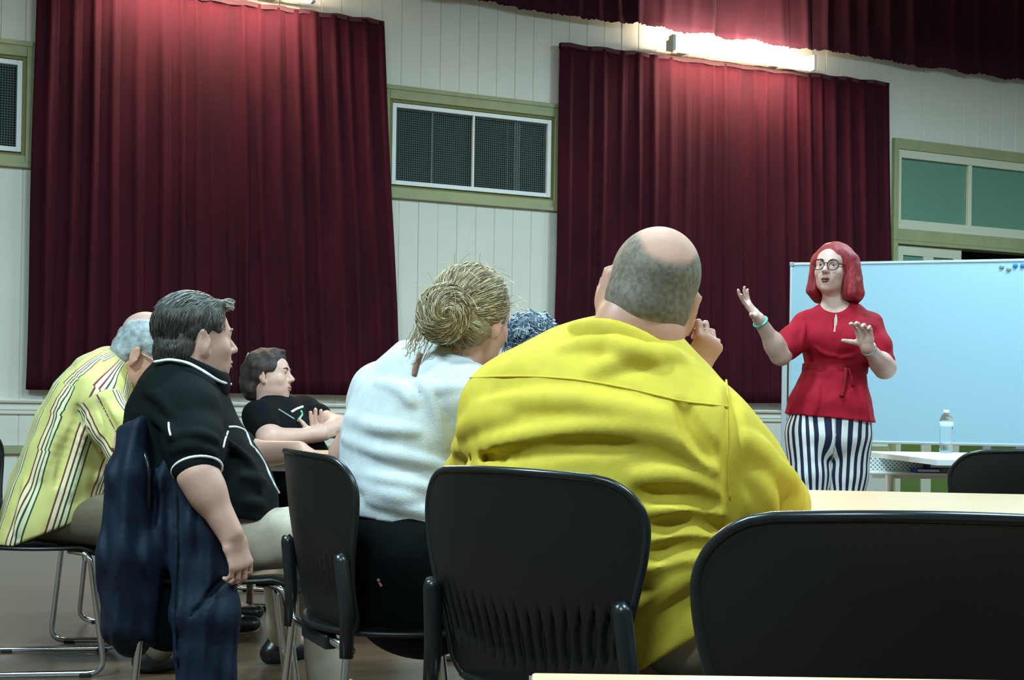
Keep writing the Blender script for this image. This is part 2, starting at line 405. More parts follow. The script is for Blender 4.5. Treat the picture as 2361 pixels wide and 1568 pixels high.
# ---------------------------------------------------------------- wall fluorescent battens
LB0, LB1, LBZ, LA1, LAZ = 4.316, 5.640, 3.690, 1.480, 3.668
def wall_batten(u0, u1, zb, label):
    L = u1 - u0; t = empty('fluorescent_light', wall_matrix(u0, zb, 0.0), label, 'light', 'wall fluorescent lights')
    box('housing', (0.0, -0.262, 0.012), (L, -0.20, 0.095), M['enamel'], t, 0.006)
    for a in (0.2, L - .25): box('bracket', (a, -0.20, 0.04), (a + .05, -0.013, 0.06), M['enamel'], t, 0.004)
    for a in (-0.012, L - 0.02): box('end_cap', (a, -0.325, -0.006), (a + .032, -0.255, 0.118), M['enamel'], t, 0.008)
    vs, fs = [], []
    N = 14; prof = [(-0.26 - 0.05 * math.sin(math.pi * i / N) - 0.008, 0.002 + 0.108 * (1 - math.cos(math.pi * i / N)) / 2) for i in range(N + 1)]
    n = len(prof)
    for x in (0.018, L - 0.018):
        for y, z in prof: vs.append((x, y, z))
    fs = [(i, i + 1, n + i + 1, n + i) for i in range(n - 1)] + [(n - 1, 0, n, 2 * n - 1), tuple(range(n))[::-1], tuple(range(n, 2 * n))]
    ob_me('diffuser', vs, fs, M['tube'], t, False)
    tube('cable', crom([(0.35, -0.23, 0.09), (0.5, -0.235, 0.145), (0.62, -0.23, 0.09)], 6), 0.008, M['enamel'], t)
    tube('cable', crom([(1.05, -0.23, 0.09), (1.14, -0.235, 0.145), (1.2, -0.23, 0.09)], 6), 0.008, M['enamel'], t)
    return t
wall_batten(LB0, LB1, LBZ, 'bright fluorescent batten above the right-hand curtain behind the speaker')
wall_batten(LA1 - 1.33, LA1, LAZ, 'bright fluorescent batten above the left-hand curtain, cut by the top edge')

# ---------------------------------------------------------------- chairs
def chair_root(name='stacking_chair'):
    """black shell chair on a chrome sled frame; faces +Y, origin on the floor under the seat"""
    root = empty(name, Matrix.Identity(4), 'x', 'chair', 'black stacking chairs')
    z0, zt, WM, rc = 0.445, 0.85, 0.262, 0.085
    def halfw(z):
        t = (z - z0) / (zt - z0); w0 = 0.212 + (WM - 0.212) * (0.5 - 0.5 * math.cos(math.pi * min(1, max(0, (t - .12) / 0.68))))
        if z > zt - rc: w0 = w0 - rc + math.sqrt(max(0, rc * rc - (z - zt + rc) ** 2))
        if z < z0 + .05: w0 = w0 - .05 + math.sqrt(max(0, .05 ** 2 - (z0 + .05 - z) ** 2))
        return w0
    def yy(x, z):
        t = (z - z0) / (zt - z0)
        return -0.205 - 0.085 * t - 0.03 * math.sin(math.pi * t) * 0.4 + 0.075 * (x / 0.26) ** 2 * (0.5 + 0.5 * t)
    NU, NV = 144, 56; vs = []; fs = []; FL = 17
    vv = [0.5 - 0.5 * math.cos(math.pi * j / NV) for j in range(NV + 1)]; vv = [0.5 * a + 0.5 * j / NV for j, a in enumerate(vv)]
    for j in range(NV + 1):
        z = z0 + (zt - z0) * vv[j]; hw = halfw(z)
        for i in range(NU + 1):
            u = -1 + 2 * i / NU; x = u * hw; zz = z - 0.014 * vv[j] * (x / 0.26) ** 2 - 0.012 * (1 - vv[j]) * (1 - (x / .21) ** 2)
            y = yy(x, z)
            t = vv[j]; lo = 0.10 + 0.07 * abs(u); hi = 0.44 + 0.05 * abs(u)
            if lo < t < hi and abs(u) < 0.93:
                ph = (u * FL / 2) % 1.0; tri = abs(ph - 0.5) * 2
                ends = min(1, (t - lo) / 0.07, (hi - t) / 0.16)
                g = max(0, min(1, (tri - (1 - 0.85 * ends)) / 0.35))
                y += 0.013 * g
            vs.append((x, y, zz))
    for j in range(NV):
        for i in range(NU):
            p = j * (NU + 1) + i; fs.append((p, p + 1, p + NU + 2, p + NU + 1))
    b = ob_me('backrest', vs, fs, M['plastic'], root); md = b.modifiers.new('thickness', 'SOLIDIFY'); md.thickness = 0.007; md.offset = 0
    edge = [vs[j * (NU + 1)] for j in range(NV + 1)] + [vs[NV * (NU + 1) + i] for i in range(4, NU, 6)] + [vs[j * (NU + 1) + NU] for j in range(NV, -1, -1)] + [vs[i] for i in range(NU - 4, 0, -6)]
    tube('rim', edge, 0.0078, M['sleeve'], root, 8, closed=True)
    # seat shell
    NS = 36; vs = []; fs = []
    for j in range(NS + 1):
        for i in range(NS + 1):
            a, c = -1 + 2 * i / NS, -1 + 2 * j / NS
            x = a * math.sqrt(1 - 0.42 * c * c) * 0.265; y = c * math.sqrt(1 - 0.42 * a * a) * 0.265 + 0.02
            z = 0.452 - 0.014 * math.exp(-(a * a + (c + .2) ** 2) * 2.2) - (0.045 * max(0, c - 0.55) ** 1.5 / 0.3 if c > .55 else 0)
            vs.append((x, y, z))
    for j in range(NS):
        for i in range(NS):
            p = j * (NS + 1) + i; fs.append((p, p + 1, p + NS + 2, p + NS + 1))
    s = ob_me('seat', vs, fs, M['plastic'], root); md = s.modifiers.new('thickness', 'SOLIDIFY'); md.thickness = 0.012; md.offset = -1
    for sx in (-1, 1):
        path = [(sx * .23, -.225, .60), (sx * .232, -.215, .44), (sx * .25, -.255, .012), (sx * .25, .235, .012), (sx * .238, .175, .425), (sx * .20, .10, .432)]
        tube('leg_frame', smooth_path(path, 0.06, 6), 0.0105, M['chrome'], root, 10)
        tube('back_sleeve', smooth_path([(sx * .238, -.262, .625), (sx * .243, -.24, .52), (sx * .244, -.236, .405)], .05, 3), [.010] + [.0175] * 4 + [.016], M['sleeve'], root, 12) if False else tube('back_sleeve', [(sx * .226, -.240, .63), (sx * .228, -.234, .615), (sx * .236, -.220, .50), (sx * .240, -.222, .40)], [.011, .018, .018, .016], M['sleeve'], root, 12)
        box('glide', (sx * .25 - .014, -.20, 0.0), (sx * .25 + .014, -.16, .014), M['rubber'], root, .003); box('glide', (sx * .25 - .014, .15, 0.0), (sx * .25 + .014, .19, .014), M['rubber'], root, .003)
    tube('cross_bar', [(-.238, -.21, .415), (.238, -.21, .415)], .0105, M['chrome'], root); tube('cross_bar', [(-.236, .16, .412), (.236, .16, .412)], .0105, M['chrome'], root)
    box('lumbar_bracket', (-.10, -.232, .395), (.10, -.20, .43), M['sleeve'], root, .006)
    return root
def place(o, xy, yaw):
    o.matrix_world = Matrix.Translation((xy[0], xy[1], 0)) @ Matrix.Rotation(-math.radians(yaw), 4, 'Z')
def back_to_origin(p, yaw, off=0.29):
    a = math.radians(yaw); return (p[0] + math.sin(a) * off, p[1] + math.cos(a) * off)
CH = {}
proto = chair_root()
CHAIRS = [  # key, label, back-top pixel, depth, yaw
    ('front', 'empty black shell chair nearest the camera, at the lower right', (2160, 1178), 1.56, 4),
    ('man', 'black fluted-back chair on which the man in the yellow shirt sits', (1160, 1085), 2.50, 41),
    ('white', 'black shell chair on which the woman in the white top sits', (672, 1050), 3.28, 66),
    ('polo', 'chair under the navy jacket, with the man in the black polo shirt', (285, 1010), 4.17, 76),
    ('striped', 'chrome sled chair of the man in the striped shirt, at the left edge', (-78, 985), 5.0, 80),
    ('farright', 'empty black shell chair beyond the laminate tables, at the right edge', (2405, 1027), 4.25, 8),
]
for i, (key, lab, (px, py), d, yaw) in enumerate(CHAIRS):
    o = proto if i == 0 else copy_tree(proto)
    o['label'] = lab; place(o, back_to_origin(W(px, py, d), yaw), yaw); CH[key] = o
for key, lab, xy, yaw in (('bald', 'black chair of the bald man, mostly hidden at the left', W(300, 1200, 5.75)[:2], 85), ('dark', 'black chair of the dark-haired woman, hidden behind the left table', W(600, 1100, 6.75)[:2], 105), ('curly', 'black chair of the grey curly-haired person, hidden behind the others', W(1190, 1200, 5.05)[:2], 70)):
    o = copy_tree(proto); o['label'] = lab; place(o, xy, yaw); CH[key] = o

# ---------------------------------------------------------------- tables
def table(label, corner, yaw, lx, ly, z=0.75, mt='laminate', name='laminate_table', group=None, legs=True):
    """corner = far-left corner on the floor plan; +x along the far edge, -y towards the camera"""
    root = empty(name, Matrix.Translation((corner[0], corner[1], 0)) @ Matrix.Rotation(math.radians(yaw), 4, 'Z'), label, 'table', group)
    box('tabletop', (0, -ly, z - .022), (lx, 0, z), M[mt], root, 0.003)
    bm = bmesh.new()
    for a, b in (((-.002, -ly - .002, z - .025), (lx + .002, -ly, z - .003)), ((-.002, 0, z - .025), (lx + .002, .002, z - .003)), ((-.002, -ly, z - .025), (0, 0, z - .003)), ((lx, -ly, z - .025), (lx + .002, 0, z - .003))): bm_box(bm, a, b)
    ob_bm('edging', bm, M['edging'], root)
    if legs:
        i = .05
        for x in (i, lx - i):
            for y in (-i, i - ly): tube('leg', [(x, y, 0), (x, y, z - .022)], .016, M['chrome'], root, 10)
        frame_rect_xy(root, i, lx - i, i - ly, -i, z - .062, z - .024)
    return root
def frame_rect_xy(par, x0, x1, y0, y1, z0, z1, w=.02):
    bm = bmesh.new()
    for a, b in (((x0, y0 - w / 2, z0), (x1, y0 + w / 2, z1)), ((x0, y1 - w / 2, z0), (x1, y1 + w / 2, z1)), ((x0 - w / 2, y0, z0), (x0 + w / 2, y1, z1)), ((x1 - w / 2, y0, z0), (x1 + w / 2, y1, z1))): bm_box(bm, a, b)
    return ob_bm('under_frame', bm, M['steel'], par)
table('long beech laminate table on which the man in yellow rests his elbow', (0.62, 3.78), -5.0, 1.9, 1.5, group='laminate tables')
nt = W(1225, 1566, 1.14); table('nearest beech laminate table, only its far edge showing at the bottom', nt[:2], 0.0, 1.2, 0.6, group='laminate tables')
lt = W(560, 1037, 6.25); table('laminate table at the left, before the dark-haired woman with crossed arms', lt[:2], 2.0, 1.35, 0.75, group='laminate tables')

# ---------------------------------------------------------------- speaker's desk, bottle and folders
dk = empty('white_desk', Matrix.Translation((1.80, 7.12, 0)) @ Matrix.Rotation(math.radians(-1.0), 4, 'Z'), 'white desk with a perforated under-shelf, before the whiteboard', 'desk')
z = 0.757
bm = bmesh.new(); bv = []
pl = [(0.0, 0.0), (1.45, 0.05), (1.45, -1.1), (0.065, -1.1)]
for zz in (z - .024, z):
    bv.append([bm.verts.new((x, y, zz)) for x, y in pl])
bm.faces.new(bv[0]); bm.faces.new(bv[1])
for i in range(4): bm.faces.new([bv[0][i], bv[0][(i + 1) % 4], bv[1][(i + 1) % 4], bv[1][i]])
ob_bm('desktop', bm, M['whitetop'], dk)
for x, y in ((.12, -.08), (.18, -1.0), (1.38, -.06), (1.38, -1.0)): tube('leg', [(x, y, 0), (x, y, z - .024)], .02, M['enamel'], dk)
def perforated():
    mt = bpy.data.materials.new('perforated white steel'); mt.use_nodes = True; nt = mt.node_tree; b = nt.nodes['Principled BSDF']
    tc = nt.nodes.new('ShaderNodeTexCoord'); sp = nt.nodes.new('ShaderNodeSeparateXYZ'); nt.links.new(tc.outputs['Object'], sp.inputs[0])
    def mth(op, a, b2=None, v=None):
        n = nt.nodes.new('ShaderNodeMath'); n.operation = op
        nt.links.new(a, n.inputs[0])
        if b2 is not None: nt.links.new(b2, n.inputs[1])
        elif v is not None: n.inputs[1].default_value = v
        return n.outputs[0]
    sx = mth('SINE', mth('MULTIPLY', sp.outputs[0], v=2 * math.pi / .021)); sz = mth('SINE', mth('MULTIPLY', sp.outputs[2], v=2 * math.pi / .021))
    pr = mth('GREATER_THAN', mth('MULTIPLY', sx, sz), v=0.45)
    mx = nt.nodes.new('ShaderNodeMixRGB'); nt.links.new(pr, mx.inputs[0]); mx.inputs[1].default_value = (.75, .82, .8, 1); mx.inputs[2].default_value = (.10, .13, .13, 1)
    nt.links.new(mx.outputs[0], b.inputs['Base Color']); b.inputs['Roughness'].default_value = .4
    return mt
box('perforated_panel', (-.06, -.30, .667), (1.3, -.292, .735), perforated(), dk); box('under_shelf', (-.06, -.42, .658), (1.3, -.292, .668), M['whitetop'], dk, .002)
box('shelf_rail', (.0, -.012, .62), (1.4, .0, .70), M['enamel'], dk)
M['navyfolder'] = mat('dark blue folder', (.012, .01, .07), .4); M['bluefolder'] = mat('bright blue folder', (.012, .03, .32), .35)
def folder(label, mt, p, sx, sy, sz, rot=0):
    o = bpy.data.objects.new; root = empty('folder', Matrix.Translation(p) @ Matrix.Rotation(rot, 4, 'Z'), label, 'folder')
    box('cover', (0, 0, 0), (sx, sy, sz * .2), M[mt], root, .002); box('cover', (0, 0, sz * .8), (sx, sy, sz), M[mt], root, .002); box('spine', (-.004, 0, 0), (.003, sy, sz), M[mt], root, .002)
    box('pages', (.006, .004, sz * .2), (sx - .006, sy - .004, sz * .8), M['paper'], root); return root
M['paper'] = mat('paper', (.7, .72, .7), .8)
fx = W(2108, 1086, 6.74)[0]
folder('bright blue folder lying on the perforated shelf of the white desk', 'bluefolder', V(fx, 6.702, .669), .115, .1, .02)
folder('dark navy box file on the blue folder under the white desktop', 'navyfolder', V(fx + .062, 6.705, .6895), .11, .09, .027)
def lathe(name, prof, mt, parent, n=28, smooth=True):
    vs, fs = [], []
    for r, z in prof:
        for k in range(n): vs.append((r * math.cos(2 * math.pi * k / n), r * math.sin(2 * math.pi * k / n), z))
    for j in range(len(prof) - 1):
        for k in range(n): l = (k + 1) % n; fs.append((j * n + k, j * n + l, (j + 1) * n + l, (j + 1) * n + k))
    fs.append(tuple(range(n - 1, -1, -1))); fs.append(tuple((len(prof) - 1) * n + k for k in range(n)))
    return ob_me(name, vs, fs, mt, parent, smooth)
M['pet'] = mat('clear bottle plastic', (.92, .97, 1.0), .06); bp = M['pet'].node_tree.nodes['Principled BSDF']; bp.inputs['Transmission Weight'].default_value = 0.92; bp.inputs['IOR'].default_value = 1.2
M['labelpaper'] = mat('pale blue bottle label', (.62, .82, .9), .4); M['labelblue'] = mat('blue label stripe', (.04, .22, .55), .4)
bp_ = W(2181, 1043, 7.0); bt = empty('water_bottle', Matrix.Translation((bp_[0], bp_[1], z)), 'clear plastic water bottle with a white cap on the white desk', 'bottle')
prof = [(.026, 0), (.031, .004), (.033, .012)] + [(.0325 - .0022 * (i % 2), .016 + .011 * i) for i in range(10)] + [(.033, .13), (.0335, .134), (.0335, .160), (.0325, .165), (.028, .182), (.018, .197), (.0135, .201), (.0135, .206)]
lathe('bottle_body', prof, M['pet'], bt)
lathe('label', [(.0338, .135), (.0338, .158)], M['labelpaper'], bt)
lathe('cap', [(.0145, .203), (.015, .205), (.015, .216), (.0135, .218)], M['enamel'], bt)

# ---------------------------------------------------------------- whiteboard
pl_, pr_ = W(1821, 700, 9.40), W(2361, 700, 8.93); dx = nrm((pr_ - pl_) * V(1, 1, 0)); yw = math.atan2(dx[1], dx[0])
wb = empty('whiteboard', Matrix.Translation((pl_[0], pl_[1], 0)) @ Matrix.Rotation(yw, 4, 'Z'), 'large mobile whiteboard on a steel stand behind the speaker', 'whiteboard')
zb, zt = .745, 1.955; LW = 2.42
box('writing_surface', (.012, -.012, zb + .012), (LW - .012, .012, zt - .012), M['whiteboard'], wb)
bm = bmesh.new()
for a, b in (((0, -.018, zb), (.018, .018, zt)), ((LW - .018, -.018, zb), (LW, .018, zt)), ((.018, -.018, zt - .018), (LW - .018, .018, zt)), ((.018, -.018, zb), (LW - .018, .018, zb + .018))): bm_box(bm, a, b, .003)
ob_bm('board_frame', bm, M['alu'], wb)
for x in (.0, LW):
    for zz in (zb, zt): box('corner_cap', (x - .004 if x == 0 else x - .026, -.022, zz - .004 if zz == zb else zz - .026), (x + .026 if x == 0 else x + .004, .022, zz + .026 if zz == zb else zz + .004), M['steel'], wb, .004)
for x in (-.028, LW + .028):
    s = box('stand_post', (x - .018, -.02, .08), (x + .018, .02, 1.30), M['alu'], wb, .003)
    box('stand_foot', (x - .02, -.30, .05), (x + .02, .30, .09), M['alu'], wb, .004)
    for y in (-.27, .27): lathe('castor', [(.012, 0), (.026, .006), (.026, .044), (.012, .05)], M['rubber'], wb, 14).location = (x, y, 0)
    lathe('pivot_knob', [(.02, 0), (.026, .006), (.026, .02), (.018, .026)], M['steel'], wb, 16).location = (x, -.03, 1.29)
box('cross_brace', (-.01, -.012, .16), (LW + .01, .012, .19), M['alu'], wb)
M['magblue'] = mat('blue magnet', (.03, .22, .72), .35); M['maggrey'] = mat('grey magnet', (.30, .40, .42), .4)
for px, py, mm, lab in ((2310, 614.5, 'maggrey', 'grey round magnet at the left of the whiteboard magnets'), (2326, 620, 'maggrey', 'grey round magnet lowest among the whiteboard magnets'), (2341, 612.5, 'magblue', 'blue round magnet second from the right edge on the whiteboard'), (2358, 612.5, 'magblue', 'blue round magnet at the right edge on the whiteboard')):
    v = ray(px, py); nn = V(math.sin(yw), -math.cos(yw), 0); q = EYE + v * (np.dot(pl_ + nn * .0125 - EYE, nn) / np.dot(v, nn))
    o = lathe('magnet', [(.0150, 0), (.0150, .006), (.012, .009)], M[mm], None, 18); tag(o, lab, 'magnet', 'whiteboard magnets')
    o.matrix_world = Matrix.Translation(q) @ Matrix.Rotation(yw, 4, 'Z') @ Matrix.Rotation(math.radians(90), 4, 'X')

# ================================================================ implicit surfaces -> one continuous mesh
class SDF:
    def __init__(s, lo, hi, h):
        s.lo = np.asarray(lo, float); s.h = h; s.n = np.ceil((np.asarray(hi) - s.lo) / h).astype(int) + 1
        s.F = np.full(s.n, 1.0, np.float32)
        s.ax = [(s.lo[i] + h * np.arange(s.n[i])).astype(np.float32) for i in range(3)]
    def sub(s, lo, hi):
        a = np.clip(np.floor((np.asarray(lo) - s.lo) / s.h).astype(int), 0, s.n); b = np.clip(np.ceil((np.asarray(hi) - s.lo) / s.h).astype(int) + 1, 0, s.n)
        if np.any(b - a < 1): return None, None
        sl = tuple(slice(a[i], b[i]) for i in range(3))
        X, Y, Z = s.ax[0][sl[0]][:, None, None], s.ax[1][sl[1]][None, :, None], s.ax[2][sl[2]][None, None, :]
        return sl, (X, Y, Z)
    def comb(s, sl, d, k, op):
        A = s.F[sl]
        if op == 'u':
            if k <= 0: s.F[sl] = np.minimum(A, d); return
            h = np.clip(0.5 + 0.5 * (A - d) / k, 0, 1); s.F[sl] = A * (1 - h) + d * h - k * h * (1 - h)
        else:
            if k <= 0: s.F[sl] = np.maximum(A, -d); return
            h = np.clip(0.5 + 0.5 * (d + A) / k, 0, 1)      # smooth max(A,-d)
            s.F[sl] = -d * (1 - h) + A * h + k * h * (1 - h)
    def cap(s, a, b, ra, rb=None, k=0.02, op='u'):
        rb = ra if rb is None else rb; a = np.asarray(a, float); b = np.asarray(b, float); m = max(ra, rb) + k + 3 * s.h
        sl, P = s.sub(np.minimum(a, b) - m, np.maximum(a, b) + m)
        if sl is None: return
        d = b - a; L2 = max(float(d @ d), 1e-9); px, py, pz = P[0] - a[0], P[1] - a[1], P[2] - a[2]
        t = np.clip((px * d[0] + py * d[1] + pz * d[2]) / L2, 0, 1)
        dd = np.sqrt((px - t * d[0]) ** 2 + (py - t * d[1]) ** 2 + (pz - t * d[2]) ** 2) - (ra + t * (rb - ra))
        s.comb(sl, dd.astype(np.float32), k, op)
    def chain(s, pts, rad, k=0.02, op='u'):
        for i in range(len(pts) - 1): s.cap(pts[i], pts[i + 1], rad[i] if not np.isscalar(rad) else rad, rad[i + 1] if not np.isscalar(rad) else rad, k, op)
    def ell(s, c, r, R=None, k=0.02, op='u'):
        c = np.asarray(c, float); r = np.asarray(r, float); R = np.eye(3) if R is None else R; m = max(r) + k + 3 * s.h
        e = np.sqrt(((R * r[None, :]) ** 2).sum(1)) + k + 3 * s.h
        sl, P = s.sub(c - e, c + e)
        if sl is None: return
        p = [P[i] - c[i] for i in range(3)]
        q = [(p[0] * R[0, i] + p[1] * R[1, i] + p[2] * R[2, i]) / r[i] for i in range(3)]
        k0 = np.sqrt(q[0] ** 2 + q[1] ** 2 + q[2] ** 2); k1 = np.sqrt((q[0] / r[0]) ** 2 + (q[1] / r[1]) ** 2 + (q[2] / r[2]) ** 2) + 1e-6
        s.comb(sl, (k0 * (k0 - 1) / k1).astype(np.float32), k, op)
    def ecap(s, a, b, ra, rb, side, k=0.03, op='u'):
        """elliptical capsule: radii (across 'side', across the other way) at both ends"""
        a = np.asarray(a, float); b = np.asarray(b, float); d = b - a; L = np.linalg.norm(d); z = d / L
        x = nrm(np.asarray(side, float) - z * np.dot(side, z)); y = np.cross(z, x); m = max(ra + rb) + k + 3 * s.h
        sl, P = s.sub(np.minimum(a, b) - m, np.maximum(a, b) + m)
        if sl is None: return
        p = [P[i] - a[i] for i in range(3)]
        pz = p[0] * z[0] + p[1] * z[1] + p[2] * z[2]; t = np.clip(pz / L, 0, 1)
        rx = ra[0] + t * (rb[0] - ra[0]); ry = ra[1] + t * (rb[1] - ra[1]); rz = np.minimum(rx, ry)
        qx = (p[0] * x[0] + p[1] * x[1] + p[2] * x[2]); qy = (p[0] * y[0] + p[1] * y[1] + p[2] * y[2]); qz = pz - t * L
        k0 = np.sqrt((qx / rx) ** 2 + (qy / ry) ** 2 + (qz / rz) ** 2); k1 = np.sqrt((qx / rx ** 2) ** 2 + (qy / ry ** 2) ** 2 + (qz / rz ** 2) ** 2) + 1e-6
        s.comb(sl, (k0 * (k0 - 1) / k1).astype(np.float32), k, op)
    def cut(s, p, n, k=0.0):
        """keep the side the normal does not point to"""
        n = nrm(n); d = ((s.ax[0] - p[0]) * n[0])[:, None, None] + ((s.ax[1] - p[1]) * n[1])[None, :, None] + ((s.ax[2] - p[2]) * n[2])[None, None, :]
        s.F = np.maximum(s.F, d.astype(np.float32))
    def inter(s, other): s.F = np.maximum(s.F, other.F)
    def minus(s, other, gap=0.0): s.F = np.maximum(s.F, gap - other.F)
    def disp(s, fn, band=0.04):
        idx = np.argwhere(np.abs(s.F) < band)
        if len(idx) == 0: return
        P = s.lo + idx * s.h; s.F[idx[:, 0], idx[:, 1], idx[:, 2]] += fn(P).astype(np.float32)
    def val(s, p):
        i = np.rint((np.asarray(p) - s.lo) / s.h).astype(int)
        if np.any(i < 0) or np.any(i >= s.n): return 1.0
        return float(s.F[tuple(i)])
    def hit(s, px, py, d0=1.0, d1=9.0):
        """first surface point seen through a photograph pixel"""
        v = ray(px, py); ds = np.arange(d0, d1, s.h * 0.5); P = EYE + v[None, :] * ds[:, None]
        i = np.rint((P - s.lo) / s.h).astype(int); ok = np.all((i >= 0) & (i < s.n), axis=1)
        f = np.ones(len(ds)); j = i[ok]; f[ok] = s.F[j[:, 0], j[:, 1], j[:, 2]]
        w = np.where(f < 0)[0]
        if len(w) == 0: return None
        k = w[0]
        if k > 0 and f[k - 1] < 0.5: return P[k - 1] + (P[k] - P[k - 1]) * f[k - 1] / (f[k - 1] - f[k])
        return P[k]
    def grad(s, p):
        h = s.h * 1.5; g = np.array([s.val(p + h * e) - s.val(p - h * e) for e in np.eye(3)]); return nrm(g)
    def verts(s):
        F = s.F; ins = F < 0
        c = np.zeros(np.array(F.shape) - 1, np.int8); 
        for dx in (0, 1):
            for dy in (0, 1):
                for dz in (0, 1): c += ins[dx:F.shape[0] - 1 + dx, dy:F.shape[1] - 1 + dy, dz:F.shape[2] - 1 + dz]
        act = (c > 0) & (c < 8); idx = np.argwhere(act); nid = np.full(act.shape, -1, np.int64); nid[act] = np.arange(len(idx))
        cor = np.array([(a, b, d) for a in (0, 1) for b in (0, 1) for d in (0, 1)])
        vals = np.stack([F[idx[:, 0] + q[0], idx[:, 1] + q[1], idx[:, 2] + q[2]] for q in cor], 1)
        acc = np.zeros((len(idx), 3)); cnt = np.zeros(len(idx))
        for a in range(8):
            for b in range(a + 1, 8):
                if np.abs(cor[a] - cor[b]).sum() != 1: continue
                fa, fb = vals[:, a], vals[:, b]; msk = (fa < 0) != (fb < 0)
                t = np.where(msk, fa / np.where(fa - fb == 0, 1, fa - fb), 0)
                acc += np.where(msk[:, None], cor[a] + t[:, None] * (cor[b] - cor[a]), 0); cnt += msk
        vs = s.lo + (idx + acc / cnt[:, None]) * s.h
        quads = []
        for axis in range(3):
            o = [i for i in range(3) if i != axis]; sl0 = [slice(None)] * 3; sl1 = [slice(None)] * 3
            sl0[axis] = slice(0, F.shape[axis] - 1); sl1[axis] = slice(1, F.shape[axis])
            A, B = ins[tuple(sl0)], ins[tuple(sl1)]; e = np.argwhere(A != B)
            e = e[(e[:, o[0]] > 0) & (e[:, o[1]] > 0) & (e[:, o[0]] < F.shape[o[0]] - 1) & (e[:, o[1]] < F.shape[o[1]] - 1)]
            def cell(d0, d1):
                q = e.copy(); q[:, o[0]] += d0; q[:, o[1]] += d1; return nid[q[:, 0], q[:, 1], q[:, 2]]
            Q = np.stack([cell(-1, -1), cell(0, -1), cell(0, 0), cell(-1, 0)], 1)
            flip = A[e[:, 0], e[:, 1], e[:, 2]]
            if axis == 1: flip = ~flip
            Q[~flip] = Q[~flip][:, ::-1]; quads.append(Q)
        return vs, np.concatenate(quads)
    def mesh(s, name, mt, parent=None, base=(0, 0, 0), attr=None, relax=1, labelfn=None):
        vs, Q = s.verts()
        if relax:
            for _ in range(relax):
                acc = np.zeros_like(vs); cnt = np.zeros(len(vs))
                for a in range(4):
                    for b in (1, 3):
                        np.add.at(acc, Q[:, a], vs[Q[:, (a + b) % 4]]); np.add.at(cnt, Q[:, a], 1)
                vs = 0.5 * vs + 0.5 * acc / np.maximum(cnt, 1)[:, None]
        me = bpy.data.meshes.new(name); me.vertices.add(len(vs)); me.vertices.foreach_set('co', (vs - np.asarray(base)).astype(np.float32).ravel())
        me.loops.add(len(Q) * 4); me.loops.foreach_set('vertex_index', Q.ravel().astype(np.int32))
        me.polygons.add(len(Q)); me.polygons.foreach_set('loop_start', np.arange(0, len(Q) * 4, 4, dtype=np.int32)); me.polygons.foreach_set('loop_total', np.full(len(Q), 4, np.int32))
        me.update(calc_edges=True); me.polygons.foreach_set('use_smooth', [True] * len(Q))
        for x in (mt if isinstance(mt, (list, tuple)) else [mt]): me.materials.append(x)
        if labelfn is not None: me.polygons.foreach_set('material_index', labelfn(vs[Q].mean(1)).astype(np.int32))
        for an, fn in (attr or {}).items():
            a = me.attributes.new(an, 'FLOAT', 'POINT'); a.data.foreach_set('value', fn(vs).astype(np.float32))
        me.validate()
        o = bpy.data.objects.new(name, me); return link(o, parent)

def frame(fwd, up=(0, 0, 1)):
    f = nrm(fwd); r = nrm(np.cross(f, np.asarray(up, float))); u = np.cross(r, f); return np.stack([r, f, u], 1)   # columns right, forward, up
def roll_up(fwd, deg):
    """up vector leaning 'deg' to the figure's right"""
    R = frame(fwd); a = math.radians(deg); return R[:, 2] * math.cos(a) + R[:, 0] * math.sin(a)

def add_head(S, c, R, sc=1.0, fat=0.0, ears=True, neck=None, neck_r=0.056, lips=True, k=0.018):
    L = lambda x, y, z: c + R @ (V(x, y, z) * sc)
    E = lambda p, r, kk=k, op='u': S.ell(L(*p), V(*r) * sc, R, kk * sc, op)
    E((0, -.012, .036), (.075, .096, .082)); E((0, .028, .03), (.067, .066, .066)); E((0, .032, -.03), (.062 + fat, .060 + fat * .5, .068))
    E((0, .03, -.074 - fat * .3), (.052 + fat * 1.2, .055 + fat * .3, .040 + fat * .4)); E((0, .071, -.097), (.023, .020, .019))
    for sx in (-1, 1): E((sx * .037, .060, -.024), (.024 + fat * .4, .022, .023 + fat * .3))
    S.cap(L(-.032, .084, .024), L(.032, .084, .024), .0105 * sc, None, .014)
    for sx in (-1, 1): E((sx * .031, .101, .008), (.0165, .013, .0105), .010, 's')
    for sx in (-1, 1): E((sx * .031, .0790, .0135), (.0165, .0135, .0085), .006); E((sx * .031, .0775, -.0015), (.0150, .0115, .0055), .006)
    S.cap(L(0, .092, .012), L(0, .115, -.024), .0075 * sc, .0115 * sc, .012)
    for sx in (-1, 1): E((sx * .0105, .104, -.029), (.0085, .010, .0075), .007)
    E((0, .078, -.060), (.029, .022, .026)); S.cap(L(-.02, .098, -.0645), L(.02, .098, -.0645), .0035 * sc, None, .004, 's')
    if ears:
        for sx in (-1, 1):
            a = math.radians(12); Rr = R @ np.array([[1, 0, 0], [0, math.cos(a), -math.sin(a)], [0, math.sin(a), math.cos(a)]])
            b = math.radians(-22 * sx); Rr = Rr @ np.array([[math.cos(b), -math.sin(b), 0], [math.sin(b), math.cos(b), 0], [0, 0, 1]])
            S.ell(L(sx * .081, -.012, -.004), V(.0085, .021, .034) * sc, Rr, .007); S.ell(L(sx * .077, -.004, -.034), V(.007, .010, .012) * sc, Rr, .008)
            S.ell(L(sx * .0905, -.008, .000), V(.006, .011, .021) * sc, Rr, .006, 's')
    if neck is not None: S.cap(L(0, -.022, -.055), neck, neck_r, neck_r * 1.12, .03)
    return L
